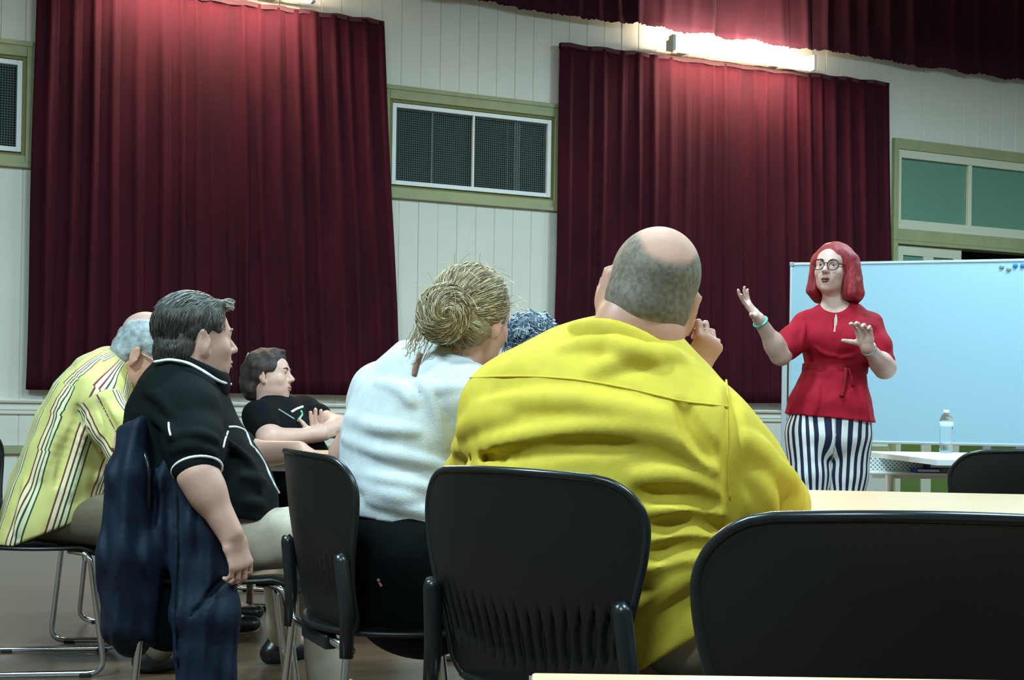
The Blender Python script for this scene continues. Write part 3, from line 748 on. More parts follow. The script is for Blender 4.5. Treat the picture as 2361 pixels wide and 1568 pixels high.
def face_bits(parent, c, R, sc, base, mats, lips=True, brows=True):
    L = lambda x, y, z: c + R @ (V(x, y, z) * sc) - np.asarray(base)
    for sx in (-1, 1):
        bm = bmesh.new(); bmesh.ops.create_uvsphere(bm, u_segments=16, v_segments=12, radius=.0125 * sc)
        o = ob_bm('eye', bm, M['eyewhite'], parent, True); o.location = L(sx * .031,   .0780, .0062)
        p = L(sx * .031,   .0780, .0062); d = R @ V(0, 1, 0); vs, fs = tube_data([p + d * .0095 * sc, p + d * .0128 * sc], [.0062 * sc, .0052 * sc], 12); ob_me('iris', vs, fs, M['iris'], o)
        bpy.data.objects[o.name].children[0].location = -o.location
        if brows: tube('eyebrow', [L(sx * .016, .098, .026), L(sx * .030, .0965, .031), L(sx * .046, .086, .027)], [.0032 * sc, .0036 * sc, .0018 * sc], mats['brow'], parent, 8)
    if lips:
        tube('upper_lip', [L(-.022, .091, -.063), L(-.010, .1005, -.059), L(0, .1015, -.0605), L(.010, .1005, -.059), L(.022, .091, -.063)], [.002 * sc, .0048 * sc, .0046 * sc, .0048 * sc, .002 * sc], mats['lip'], parent, 8)
        tube('lower_lip', [L(-.019, .092, -.068), L(-.008, .0985, -.0715), L(.008, .0985, -.0715), L(.019, .092, -.068)], [.002 * sc, .0055 * sc, .0055 * sc, .002 * sc], mats['lip'], parent, 8)
def add_hand(S, w, d, n, t, sc=1.0, curl=(25, 30, 20), spread=6, fc=None, thumb=(0.55, 0.83, 0.1), tcurl=20, tips=None):
    """w wrist, d finger direction, n palm-side normal, t thumb side; curl = degrees at the three finger joints"""
    d = nrm(d); n = nrm(n - d * np.dot(n, d)); t = nrm(t - d * np.dot(t, d) - n * np.dot(t, n))
    S.ecap(w - d * .01 * sc, w + d * .03 * sc, (.027 * sc, .020 * sc), (.035 * sc, .017 * sc), t, .012)
    S.ecap(w + d * .03 * sc, w + d * .082 * sc, (.036 * sc, .0155 * sc), (.040 * sc, .0125 * sc), t, .012)
    for i, (o, l) in enumerate(((.030, .074), (.010, .082), (-.011, .077), (-.030, .060))):
        cu = fc[i] if fc else curl; a = math.radians(spread * (1.5 - i)); dd = nrm(d * math.cos(a) + t * math.sin(a))
        p = w + d * (.083 - .004 * abs(i - 1)) * sc + t * o * sc; ang = 0; r = (.0088 - .0006 * (i == 3)) * sc
        for s_, f in enumerate((.46, .30, .24)):
            ang += math.radians(cu[s_]); q = p + (dd * math.cos(ang) + n * math.sin(ang)) * l * f * sc
            S.cap(p, q, r, r * .92, .004); p = q; r *= .92
    p = w + d * .022 * sc + t * .026 * sc; td = nrm(d * thumb[0] + t * thumb[1] + n * thumb[2]); q = p + td * .042 * sc
    S.cap(p, q, .0135 * sc, .0105 * sc, .010); ca = math.radians(tcurl); td2 = nrm(td * math.cos(ca) + (d * .6 + n * .8) * math.sin(ca)); S.cap(q, q + td2 * .032 * sc, .0105 * sc, .0088 * sc, .004)

def torso(S, st, side, sc=1.0, k=0.05):
    for (c0, x0, y0), (c1, x1, y1) in zip(st[:-1], st[1:]): S.ecap(c0, c1, (x0 * sc, y0 * sc), (x1 * sc, y1 * sc), side, k)
def folds(S, lines, r=0.010, depth=0.004, k=0.022, d0=1.0, d1=9.0, op='u'):
    for ln in lines:
        rr = r; pts = ln
        if isinstance(ln, tuple): rr, pts = ln
        H = [S.hit(px, py, d0, d1) for px, py in pts]; H = [h for h in H if h is not None]
        if len(H) < 2: continue
        H = [h - S.grad(h) * (depth if op == 'u' else -depth) for h in H]; C = crom(H, 5); n = len(C)
        rad = [rr * (0.25 + 0.75 * math.sin(math.pi * min(max(i / (n - 1), .03), .97)) ** 0.6) for i in range(n)]
        S.chain(C, rad, k, op)
def surf_tube(S, name, pts, r, mt, parent, base, lift=0.0, d0=1.0, d1=9.0):
    H = [S.hit(px, py, d0, d1) for px, py in crom([V(a, b) for a, b in pts], 6)]; H = [h + S.grad(h) * lift for h in H if h is not None]
    if len(H) < 2: return None
    H = [H[0]] + [(H[i - 1] + H[i] * 2 + H[i + 1]) / 4 for i in range(1, len(H) - 1)] + [H[-1]]
    return tube(name, [h - np.asarray(base) for h in H], r, mt, parent, 8)
_rs = np.random.RandomState(11); _WV = [(_rs.normal(size=3), _rs.uniform(0, 6.28)) for _ in range(10)]
def wrinkle(amp, scale, dirs=None):
    def fn(P):
        o = 0
        for i, (v, ph) in enumerate(_WV):
            v = v / np.linalg.norm(v)
            if dirs is not None: v = nrm(v * np.asarray(dirs))
            o = o + np.sin((P @ v) * scale * (0.6 + 0.12 * i) + ph + 1.5 * np.sin(P @ _WV[(i + 3) % 10][0] * scale * 0.3)) / 10
        return o * amp * 2
    return fn
def strands(name, c, R, rad, starts, flow, n, steps, ds, r, cols, parent, base, lift=(0.0, .006), seed=1, taper=True, sides=3, jitter=.25, stop=None, mt=None):
    """hair strands as thin tubes laid over an ellipsoid scalp; starts(rs)->local unit dir, flow(u)->local tangent"""
    rs = np.random.RandomState(seed); av, af, ac = [], [], []
    for _ in range(n):
        u = nrm(starts(rs)); pts = []; lf = rs.uniform(*lift); jt = rs.normal(size=3) * jitter
        for s_ in range(steps):
            pts.append(c + R @ (rad * u) + R @ nrm(u / rad) * (lf + .002 * math.sin(s_ * 1.3 + jt[0] * 9)))
            f = nrm(flow(u)) + jt * (.5 + .5 * math.sin(s_ * .9 + jt[1] * 7)); f = f - u * np.dot(f, u); u = nrm(u + nrm(f) * ds)
            if stop is not None and stop(u): break
        if len(pts) < 3: continue
        rr = [r * (1 - .6 * abs(2 * i / (len(pts) - 1) - 1) ** 3) for i in range(len(pts))]
        vs, fs = tube_data([p - np.asarray(base) for p in pts], rr, sides, caps=False); k = len(av); av += vs; af += [tuple(i + k for i in f) for f in fs]
        cs = cols(u) if callable(cols) else cols; cc = cs[rs.randint(len(cs))]; b = rs.uniform(.85, 1.15); ac += [(cc[0] * b, cc[1] * b, cc[2] * b, 1)] * len(vs)
    return hair_obj(name, av, af, ac, parent, mt)
def hair_obj(name, av, af, ac, parent, mt=None):
    o = ob_me(name, av, af, mt or M['hairstrand'], parent); a = o.data.color_attributes.new('Col', 'FLOAT_COLOR', 'POINT'); a.data.foreach_set('color', np.array(ac, np.float32).ravel()); o['kind'] = 'stuff'; return o
def hair_material():
    mt = bpy.data.materials.new('hair strands'); mt.use_nodes = True; nt = mt.node_tree; b = nt.nodes['Principled BSDF']
    a = nt.nodes.new('ShaderNodeAttribute'); a.attribute_name = 'Col'; nt.links.new(a.outputs['Color'], b.inputs['Base Color']); b.inputs['Roughness'].default_value = .42
    return mt
M['hairstrand'] = hair_material()
def skin(name, rgb, red=(.62, .22, .16)):
    mt = mat(name, rgb, .48, noise=tuple(np.array(rgb) * .82 + np.array(red) * .12), nscale=14, bump=.08, bscale=180)
    b = mt.node_tree.nodes['Principled BSDF']; b.inputs['Subsurface Weight'].default_value = .12; b.inputs['Subsurface Radius'].default_value = (.02, .008, .004); b.inputs['Subsurface Scale'].default_value = .3
    return mt
M['eyewhite'] = mat('eye white', (.75, .72, .7), .2); M['iris'] = mat('dark iris', (.03, .02, .015), .2)
M['skin_pale'] = skin('pale skin', (.66, .43, .36)); M['skin_ruddy'] = skin('ruddy skin', (.56, .29, .20)); M['skin_mid'] = skin('fair skin', (.58, .34, .26))
M['lip_red'] = mat('dark lipstick', (.20, .03, .04), .3); M['lip'] = mat('lips', (.42, .16, .13), .4)
M['brow_dark'] = mat('dark brow', (.04, .025, .02), .7); M['brow_grey'] = mat('grey brow', (.22, .2, .18), .7)
def fabric(name, rgb, rough=.8, b=.25, sc=700, alt=None): return mat(name, rgb, rough, noise=alt or tuple(np.array(rgb) * .9), nscale=30, bump=b, bscale=sc, spec=.25)
M['yellow'] = fabric('yellow cotton', (.67, .51, .050), .75); M['khaki'] = fabric('khaki cotton', (.40, .31, .20)); M['white_linen'] = fabric('white linen', (.62, .65, .66), .85, .3, 350)
M['black_knit'] = fabric('black pique knit', (.0022, .0050, .0052), .8); M['navy'] = fabric('navy nylon', (.0035, .010, .024), .7, .2, 120); M['black_cloth'] = fabric('black cloth', (.003, .005, .006), .85)

for _m in ('black_knit', 'black_cloth'): M[_m].node_tree.nodes['Principled BSDF'].inputs['Specular IOR Level'].default_value = .12
M['red'] = fabric('crimson linen', (.36, .004, .020), .8, .3, 400); M['beige'] = fabric('beige chino', (.52, .45, .34)); M['brown_trouser'] = fabric('brown trousers', (.14, .11, .07)); M['grey_cloth'] = fabric('grey cloth', (.16, .18, .2)); M['blue_cloth'] = fabric('blue cloth', (.05, .08, .14))
M['shoe'] = mat('black shoe leather', (.008, .008, .009), .35); M['piping'] = mat('white piping', (.8, .82, .82), .7)

def person_root(label, base, cat='person'): return empty('person', Matrix.Translation(tuple(base)), label, cat)
def grid_for(pts, h, pad=.22): P = np.array(pts); return SDF(P.min(0) - pad, P.max(0) + pad, h)
def legs(S, hip, kn, an, toe, r=(.085, .062, .045), k=.03, foot=True):
    for i in range(2):
        S.cap(hip[i], kn[i], r[0], r[1], k); S.cap(kn[i], an[i], r[1] * .95, r[2], k)
        if foot: S.cap(an[i], toe[i], .036, .030, .02)
def shoes(root, base, an, toe, h=.008):
    for i in range(2):
        S = grid_for([an[i], toe[i]], h, .15); d = nrm((toe[i] - an[i]) * V(1, 1, 0)); b = V(an[i][0], an[i][1], .045)
        S.ecap(b - d * .05, b + d * .17, (.045, .045), (.042, .032), np.cross(d, V(0, 0, 1)), .02); S.cap(b - d * .02, b - d * .02 + V(0, 0, .05), .04, .043, .02)
        S.cut(V(0, 0, .004), V(0, 0, -1)); S.mesh('shoe', M['shoe'], root, base)
def seated_legs(pelvis0, fw, right, spread=.10, thigh=.43, knee_z=.50, out=.06, an_back=.05, hw=.10):
    pelvis = V(pelvis0[0], pelvis0[1], .565)
    hip = [pelvis - right * hw, pelvis + right * hw]; kn = []; an = []; toe = []
    for s_, h in ((-1, hip[0]), (1, hip[1])):
        k_ = h + fw * thigh + right * s_ * out; k_[2] = knee_z; a_ = k_ - fw * an_back; a_[2] = .09; kn.append(k_); an.append(a_); t_ = a_ + fw * .17; t_[2] = .035; toe.append(t_)
    return hip, kn, an, toe
def yawv(deg): a = math.radians(deg); return V(math.sin(a), math.cos(a), 0), V(math.cos(a), -math.sin(a), 0)

# ================================================================ man in the yellow shirt
def man_yellow():
    fw, rt = yawv(34); D = 2.74
    st = [(W(1455, 832, D), .105, .085), (W(1440, 885, D), .195, .115), (W(1412, 950, D - .01), .258, .145), (W(1390, 1020, D), .275, .175), (W(1375, 1120, D), .268, .195), (W(1385, 1230, D + .02), .275, .215), (W(1410, 1340, D + .03), .275, .215), (W(1440, 1430, D + .02), .25, .20), (W(1460, 1490, D), .22, .18)]
    shL, shR = W(1180, 950, D + .10), W(1646, 1022, D - .12)
    elL, wrL = W(1105, 1130, D + .30), W(1320, 1150, D + .50)
    elR, wrR = W(1758, 1165, D - .06), W(1588, 868, D + .12)
    pel = W(1450, 1470, D); hip, kn, an, toe = seated_legs(pel, fw, rt, hw=.12, out=.08)
    hc = W(1496, 682, D + .005); hf = nrm(V(.02, 1, 0.02)); R = frame(hf, roll_up(hf, 17)); nk = W(1450, 825, D)
    base = V(pel[0], pel[1], 0); root = person_root('heavy-set man with shaved balding head in a yellow long-sleeved shirt, seen from behind', base)
    allp = [shL, shR, elL, elR, wrL, wrR, hc, pel] + kn + an
    S = grid_for(allp, .0062, .2)
    torso(S, st[1:-1], rt, .8); L = add_head(S, hc, R, 1.15, .010, True, nk, .086)
    S.cap(W(1440, 745, D - .05), W(1510, 775, D - .055), .045, .045, .03)        # nape fold
    S.cap(W(1430, 785, D - .045), W(1510, 815, D - .04), .05, .045, .025)
    for a, b, c in ((shL, elL, wrL), (shR, elR, wrR)): S.chain([a, b, c], [.07, .055, .036], .03)
    legs(S, hip, kn, an, toe, (.10, .075, .05))
    # loose fist resting against the cheek, back of the hand to the camera
    add_hand(S, wrR, nrm(RT * .45 + UP * .75 - FW * .1), nrm(FW * .8 - RT * .6), nrm(-RT * .45 + UP * .45 - FW * .5), 1.02, fc=[(42, 88, 60), (48, 88, 60), (52, 88, 60), (56, 88, 60)], spread=6, thumb=(.6, .6, .5))
    add_hand(S, wrL, nrm(fw + V(0, 0, -.2)), V(0, 0, -1), rt, 1.1)
    S.mesh('body', M['skin_ruddy'], root, base)
    # shirt
    C = grid_for(allp, .006, .2)
    torso(C, st, rt, 1.0, .06); C.cap(shL, W(1452, 865, D), .085, .085, .06); C.cap(shR, W(1452, 880, D), .080, .085, .06)
    C.chain([shL, elL, wrL], [.098, .080, .05], .05); C.chain([shR, shR * .5 + elR * .5, elR], [.078, .083, .075], .055); C.chain([elR, elR * .45 + wrR * .55, wrR], [.076, .062, .044], .03)
    C.ell(W(1790, 1165, D - .04), (.060, .07, .055), None, .04)
    C.disp(wrinkle(.0022, 42))
    folds(C, [(.013, [(1045, 1035), (1150, 1018), (1290, 996), (1420, 985), (1530, 1000), (1610, 1050), (1680, 1120)]),
              (.012, [(1090, 945), (1200, 925), (1330, 925), (1450, 945), (1560, 968)]),
              (.010, [(1370, 855), (1430, 835), (1500, 815), (1560, 822)]), (.009, [(1310, 800), (1390, 790), (1450, 800), (1510, 828)]),
              (.011, [(1470, 1100), (1560, 1102), (1640, 1140), (1690, 1180)]), (.010, [(1500, 1180), (1580, 1175), (1660, 1195), (1700, 1215)]),
              (.010, [(1490, 1250), (1570, 1235), (1640, 1240), (1690, 1250)]), (.011, [(1470, 1320), (1540, 1290), (1620, 1280), (1680, 1285)]),
              (.010, [(1480, 1400), (1540, 1350), (1600, 1320)]), (.010, [(1700, 890), (1740, 905), (1760, 930)]), (.012, [(1690, 960), (1740, 950), (1775, 985)]),
              (.012, [(1720, 1010), (1770, 1060), (1800, 1120)]), (.010, [(1740, 1100), (1765, 1150), (1770, 1200)]), (.010, [(1700, 1140), (1730, 1180), (1745, 1215)]), (.010, [(1810, 1080), (1830, 1130), (1825, 1180)]),
              (.012, [(1060, 1000), (1100, 975), (1180, 960)])], depth=.0050, k=.028)
    folds(C, [(.007, [(1683, 900), (1690, 1000), (1684, 1090), (1690, 1170), (1688, 1240)]), (.009, [(1060, 1062), (1180, 1050), (1320, 1030), (1450, 1030)]), (.008, [(1480, 1140), (1580, 1145), (1660, 1170)]), (.008, [(1500, 1215), (1600, 1205), (1680, 1222)]), (.009, [(1572, 935), (1600, 1000), (1650, 1060)]), (.007, [(1490, 1285), (1580, 1262), (1670, 1265)])], depth=.001, op='s')
    C.cut(W(1570, 1490, D - .2), nrm(V(.62, -.25, -1)))
    sh = C.mesh('shirt', M['yellow'], root, base)
    surf_tube(C, 'yoke_seam', [(1085, 872), (1200, 868), (1330, 876), (1450, 897), (1570, 925), (1678, 938)], .0020, M['yellow'], root, base, .0012)
    surf_tube(C, 'sleeve_seam', [(1672, 865), (1680, 940), (1682, 1010), (1678, 1080), (1682, 1150)], .0020, M['yellow'], root, base, .0012)
    # stand-and-fold collar ring
    K = SDF(nk - .25, nk + .25, .005); ring = []
    for px, py, dd in ((1318, 785, D + .04), (1326, 775, D - .03), (1390, 768, D - .095), (1460, 790, D - .11), (1535, 832, D - .10), (1592, 868, D - .04), (1608, 868, D + .03)): ring.append(W(px, py, dd))
    ring = crom(ring, 5)
    for a, b in zip(ring[:-1], ring[1:]): K.ecap(a, b, (.027, .012), (.027, .012), UP, .01)
    K.mesh('collar', M['yellow'], root, base)
    # trousers and shoes
    T = grid_for([pel] + kn + an + toe, .009, .2)
    T.ecap(V(pel[0], pel[1], .60) - rt * .06, V(pel[0], pel[1], .60) + rt * .06, (.14, .15), (.14, .15), V(0, 0, 1), .05); legs(T, hip, kn, an, toe, (.118, .092, .066), .05, False)
    T.disp(wrinkle(.003, 35)); T.mesh('trousers', M['khaki'], root, base)
    shoes(root, base, an, toe)
    # cropped hair: a thin skull cap whose density thins out over the crown and nape
    Hh = SDF(hc - .17, hc + .17, .004); q = 1.15
    Hh.ell(hc + R @ (V(0, -.012, .036) * q), V(.0765, .0975, .0835) * q, R, .01); Hh.ell(hc + R @ (V(0, -.032, -.024) * q), V(.073, .074, .058) * q, R, .03)
    Hh.cut(hc + R @ (V(0, .05, 0) * q), R @ V(0, 1, 0)); Hh.cut(hc + R @ (V(0, -.09, -.066) * q), R @ V(0, -.25, -1)); Hh.cut(hc + R @ (V(0, 0, -.02) * q), R @ V(0, .8, -.6))
    ss = lambda a, b, x: (lambda t_: t_ * t_ * (3 - 2 * t_))(np.clip((x - a) / (b - a), 0, 1))
    def dens(P):
        p = (P - hc) @ R / q; e = (p[:, 0] / .051) ** 2 + ((p[:, 1] + .03) / .115) ** 2 + ((p[:, 2] - .102) / .060) ** 2
        nz = wrinkle(.12, 90)(P); return ss(.9, 1.45, e + nz) * ss(-.062, -.040, p[:, 2] + .12 * (p[:, 1] + .09) + nz * .03) * ss(.05, .02, p[:, 1])
    Hh.mesh('cropped_hair', M['stubble'], root, base, relax=1, attr={'dens': dens})
def stubble():
    mt = mat('cropped grey-brown hair', (.56, .29, .20), .55, bump=.35, bscale=700); nt = mt.node_tree; b = nt.nodes['Principled BSDF']
    a = nt.nodes.new('ShaderNodeAttribute'); a.attribute_name = 'dens'; tc = nt.nodes.new('ShaderNodeTexCoord')
    n = nt.nodes.new('ShaderNodeTexNoise'); n.inputs['Scale'].default_value = 90; nt.links.new(tc.outputs['Object'], n.inputs['Vector'])
    cr = nt.nodes.new('ShaderNodeValToRGB'); cr.color_ramp.elements[0].position = .35; cr.color_ramp.elements[1].position = .65; cr.color_ramp.elements[0].color = (.115, .088, .058, 1); cr.color_ramp.elements[1].color = (.20, .165, .12, 1); nt.links.new(n.outputs['Fac'], cr.inputs[0])
    mx = nt.nodes.new('ShaderNodeMixRGB'); nt.links.new(a.outputs['Fac'], mx.inputs[0]); mx.inputs[1].default_value = (.55, .285, .20, 1); nt.links.new(cr.outputs[0], mx.inputs[2]); nt.links.new(mx.outputs[0], b.inputs['Base Color']); return mt
M['stubble'] = stubble()

# ================================================================ woman in the white top
def woman_white():
    fw, rt = yawv(50); D = 3.35; 
    st = [(W(1018, 862, D - .02), .080, .065), (W(985, 892, D), .155, .10), (W(955, 945, D), .172, .122), (W(938, 1010, D), .170, .135), (W(935, 1090, D), .165, .135), (W(942, 1160, D), .175, .145), (W(955, 1225, D), .195, .16)]
    shL, shR = W(880, 905, D + .13), W(1090, 915, D - .13); elL, wrL = W(806, 1050, D + .22), W(880, 1045, D + .5); elR, wrR = W(1130, 1080, D - .08), W(1190, 1060, D + .2)
    pel = W(968, 1330, D + .02); hip, kn, an, toe = seated_legs(pel, nrm(fw + rt * .35), rt, hw=.10)
    hc = W(1090, 735, D + .01); hf = nrm(yawv(36)[0] + V(0, 0, -.10)); R = frame(hf, roll_up(hf, 8)); nk = W(1035, 862, D)
    base = V(pel[0], pel[1], 0); root = person_root('woman in a white sleeveless top with blonde hair in a bun, seen from behind', base)
    allp = [shL, shR, elL, elR, wrL, wrR, hc, pel] + kn + an
    S = grid_for(allp, .0062, .18); torso(S, st[:-1], rt, .9); add_head(S, hc, R, 1.0, .003, True, nk, .056)
    for a, b, c in ((shL, elL, wrL), (shR, elR, wrR)): S.chain([a, b, c], [.056, .048, .030], .03)
    add_hand(S, wrL, nrm(fw), V(0, 0, -1), rt, .95); add_hand(S, wrR, nrm(fw), V(0, 0, -1), -rt, .95); legs(S, hip, kn, an, toe, (.09, .065, .045))
    S.mesh('body', M['skin_mid'], root, base)
    C = grid_for([s_[0] for s_ in st] + [shL, shR], .0055, .26); torso(C, st, rt, 1.0, .05); C.cap(shL, W(1000, 888, D), .066, .066, .05); C.cap(shR, W(1020, 888, D), .066, .066, .05)
    C.cap(shL, shL * .8 + elL * .2, .068, .070, .04); C.cap(shR, shR * .8 + elR * .2, .068, .070, .04)
    C.disp(wrinkle(.0028, 48, (1, 1, 2.2)))
    folds(C, [(.008, [(790, 1010), (870, 1040), (960, 1060), (1040, 1075)]), (.008, [(785, 1085), (880, 1105), (980, 1125)]), (.007, [(800, 960), (870, 985), (960, 995)]), (.009, [(850, 1150), (920, 1165), (990, 1185)]), (.007, [(960, 880), (1000, 895), (1060, 890)]), (.007, [(870, 880), (930, 900), (950, 930)]), (.008, [(830, 1120), (900, 1140), (960, 1150)]), (.006, [(985, 900), (1010, 960), (1030, 1030)])], depth=.003)
    folds(C, [(.007, [(955, 872), (958, 850), (966, 828), (972, 812)])], depth=-.003, op='s', k=.006)
    hem = W(910, 1206, D - .16); hn = nrm(np.cross(W(985, 1226, D - .1) - W(840, 1190, D - .05), fw)); hn = hn if hn[2] < 0 else -hn
    C.cut(hem, nrm(hn * V(1, 1, 1) + V(0, 0, -1.2)))
    C.mesh('sleeveless_top', M['white_linen'], root, base)
    surf_tube(C, 'neck_slit', [(955, 868), (958, 850), (965, 830), (972, 816)], .0075, M['tie'], root, base, -.001)
    T = grid_for([pel] + kn + an + [W(955, 1200, D)], .008, .22); T.ecap(W(950, 1170, D), W(958, 1260, D), (.178, .145), (.20, .17), rt, .04); T.ecap(W(958, 1260, D), W(968, 1345, D + .02), (.20, .17), (.205, .18), rt, .05); legs(T, hip, kn, an, toe, (.105, .08, .06), .05, False)
    T.disp(wrinkle(.002, 40)); surf_tube(T, 'pocket_tag', [(873, 1337), (876, 1344), (881, 1352)], .004, M['lip'], root, base, .001); T.mesh('black_trousers', M['black_cloth'], root, base)
    shoes(root, base, an, toe)
    # hair: base volume, bun, then strands
    H = SDF(hc - .22, hc + .2, .0045); H.ell(hc + R @ V(0, -.020, .036), (.089, .104, .092), R, .02); H.ell(hc + R @ V(0, -.05, -.03), (.078, .068, .055), R, .03)
    H.cut(hc + R @ V(0, .055, 0), R @ nrm(V(0, 1, -.25))); H.cut(hc + R @ V(0, .0, -.052), R @ nrm(V(0, .45, -1)))
    bc = W(1022, 722, D - .115); H.ell(bc, (.062, .050, .066), R, .02)
    H.disp(wrinkle(.004, 110)); H.mesh('hair', M['blonde'], root, base)
    cols = [(.26, .18, .08), (.38, .28, .14), (.13, .09, .045), (.55, .46, .28), (.30, .22, .11), (.66, .58, .40)]
    bl = R.T @ (bc - hc - R @ V(0, -.02, .036)); bl = nrm(bl / V(.089, .104, .092))
    def st_(rs):
        while True:
            u = nrm(rs.normal(size=3))
            if u[1] < .62 and u[2] > -.75 and not (u[1] > .1 and u[2] < -.35): return u
    strands('hair_strands', hc + R @ V(0, -.020, .036), R, V(.089, .104, .092), st_, lambda u: bl - u * np.dot(u, bl), 1500, 12, .13, .0012, cols, root, base, (0, .004), 3, jitter=.10, stop=lambda u: np.dot(u, bl) > .93)
    strands('nape_strands', hc + R @ V(0, -.05, -.03), R, V(.081, .071, .058), lambda rs: nrm(V(rs.normal() * .8, -abs(rs.normal()), rs.normal() * .6 - .2)), lambda u: R.T @ (bc - (hc + R @ V(0, -.05, -.03) + R @ (V(.081, .071, .058) * u))), 500, 8, .13, .0012, cols, root, base, (0, .003), 9, jitter=.10)
    bax = nrm(R.T @ (EYE - bc) * V(1, 1, 1) + V(.25, 0, .1)); strands('bun_swirl', bc, R, V(.064, .053, .068), lambda rs: nrm(rs.normal(size=3) + bax * .4), lambda u: np.cross(bax, u) * .9 + (bax - u * np.dot(bax, u)) * .55, 700, 9, .15, .0013, cols, root, base, (0, .005), 12, jitter=.28)
    # bun: looping strands
    rs = np.random.RandomState(5); av, af, ac = [], [], []
    for i in range(70):
        ax = nrm(R @ V(0, -1, .1) + rs.normal(size=3) * .35); e1 = nrm(np.cross(ax, rs.normal(size=3))); e2 = np.cross(ax, e1); rr = rs.uniform(.028, .062); ph = rs.uniform(0, 6.28); ln = rs.uniform(1.2, 4.2); off = ax * rs.uniform(-.01, .045)
        pts = [bc + off * (1 - .4 * j / 11) + (e1 * math.cos(ph + ln * j / 11) + e2 * math.sin(ph + ln * j / 11)) * rr * (1 - .15 * j / 11) - base for j in range(12)]
        vs, fs = tube_data(pts, .0012, 3, caps=False); k = len(av); av += vs; af += [tuple(x + k for x in f) for f in fs]; c = cols[rs.randint(6)]; ac += [(c[0], c[1], c[2], 1)] * len(vs)
    for i in range(60):   # loose wisps
        u = st_(rs); p = hc + R @ V(0, -.020, .036) + R @ (V(.089, .104, .092) * u); o = R @ nrm(u); tg = nrm(rs.normal(size=3)); pts = [p + o * (.002 + .004 * j) + tg * .009 * j + V(0, 0, -.0008 * j * j) - base for j in range(6)]
        vs, fs = tube_data(pts, .0008, 3, caps=False); k = len(av); av += vs; af += [tuple(x + k for x in f) for f in fs]; c = cols[3]; ac += [(c[0], c[1], c[2], 1)] * len(vs)
    for i in range(24):   # nape wisps
        p = W(rs.uniform(955, 1010), rs.uniform(740, 770), D - .1); pts = [p + V(-.004 * j + rs.normal() * .001, 0, -.010 * j) + rs.normal(size=3) * .002 - base for j in range(7)]
        vs, fs = tube_data(pts, .0009, 3, caps=False); k = len(av); av += vs; af += [tuple(x + k for x in f) for f in fs]; c = cols[1]; ac += [(c[0], c[1], c[2], 1)] * len(vs)
    hair_obj('bun_strands', av, af, ac, root)
M['tie'] = mat('skin-brown opening', (.20, .09, .06), .7); M['blonde'] = mat('dark blonde hair', (.22, .16, .085), .5, noise=(.36, .28, .16), nscale=60, bump=.6, bscale=260)

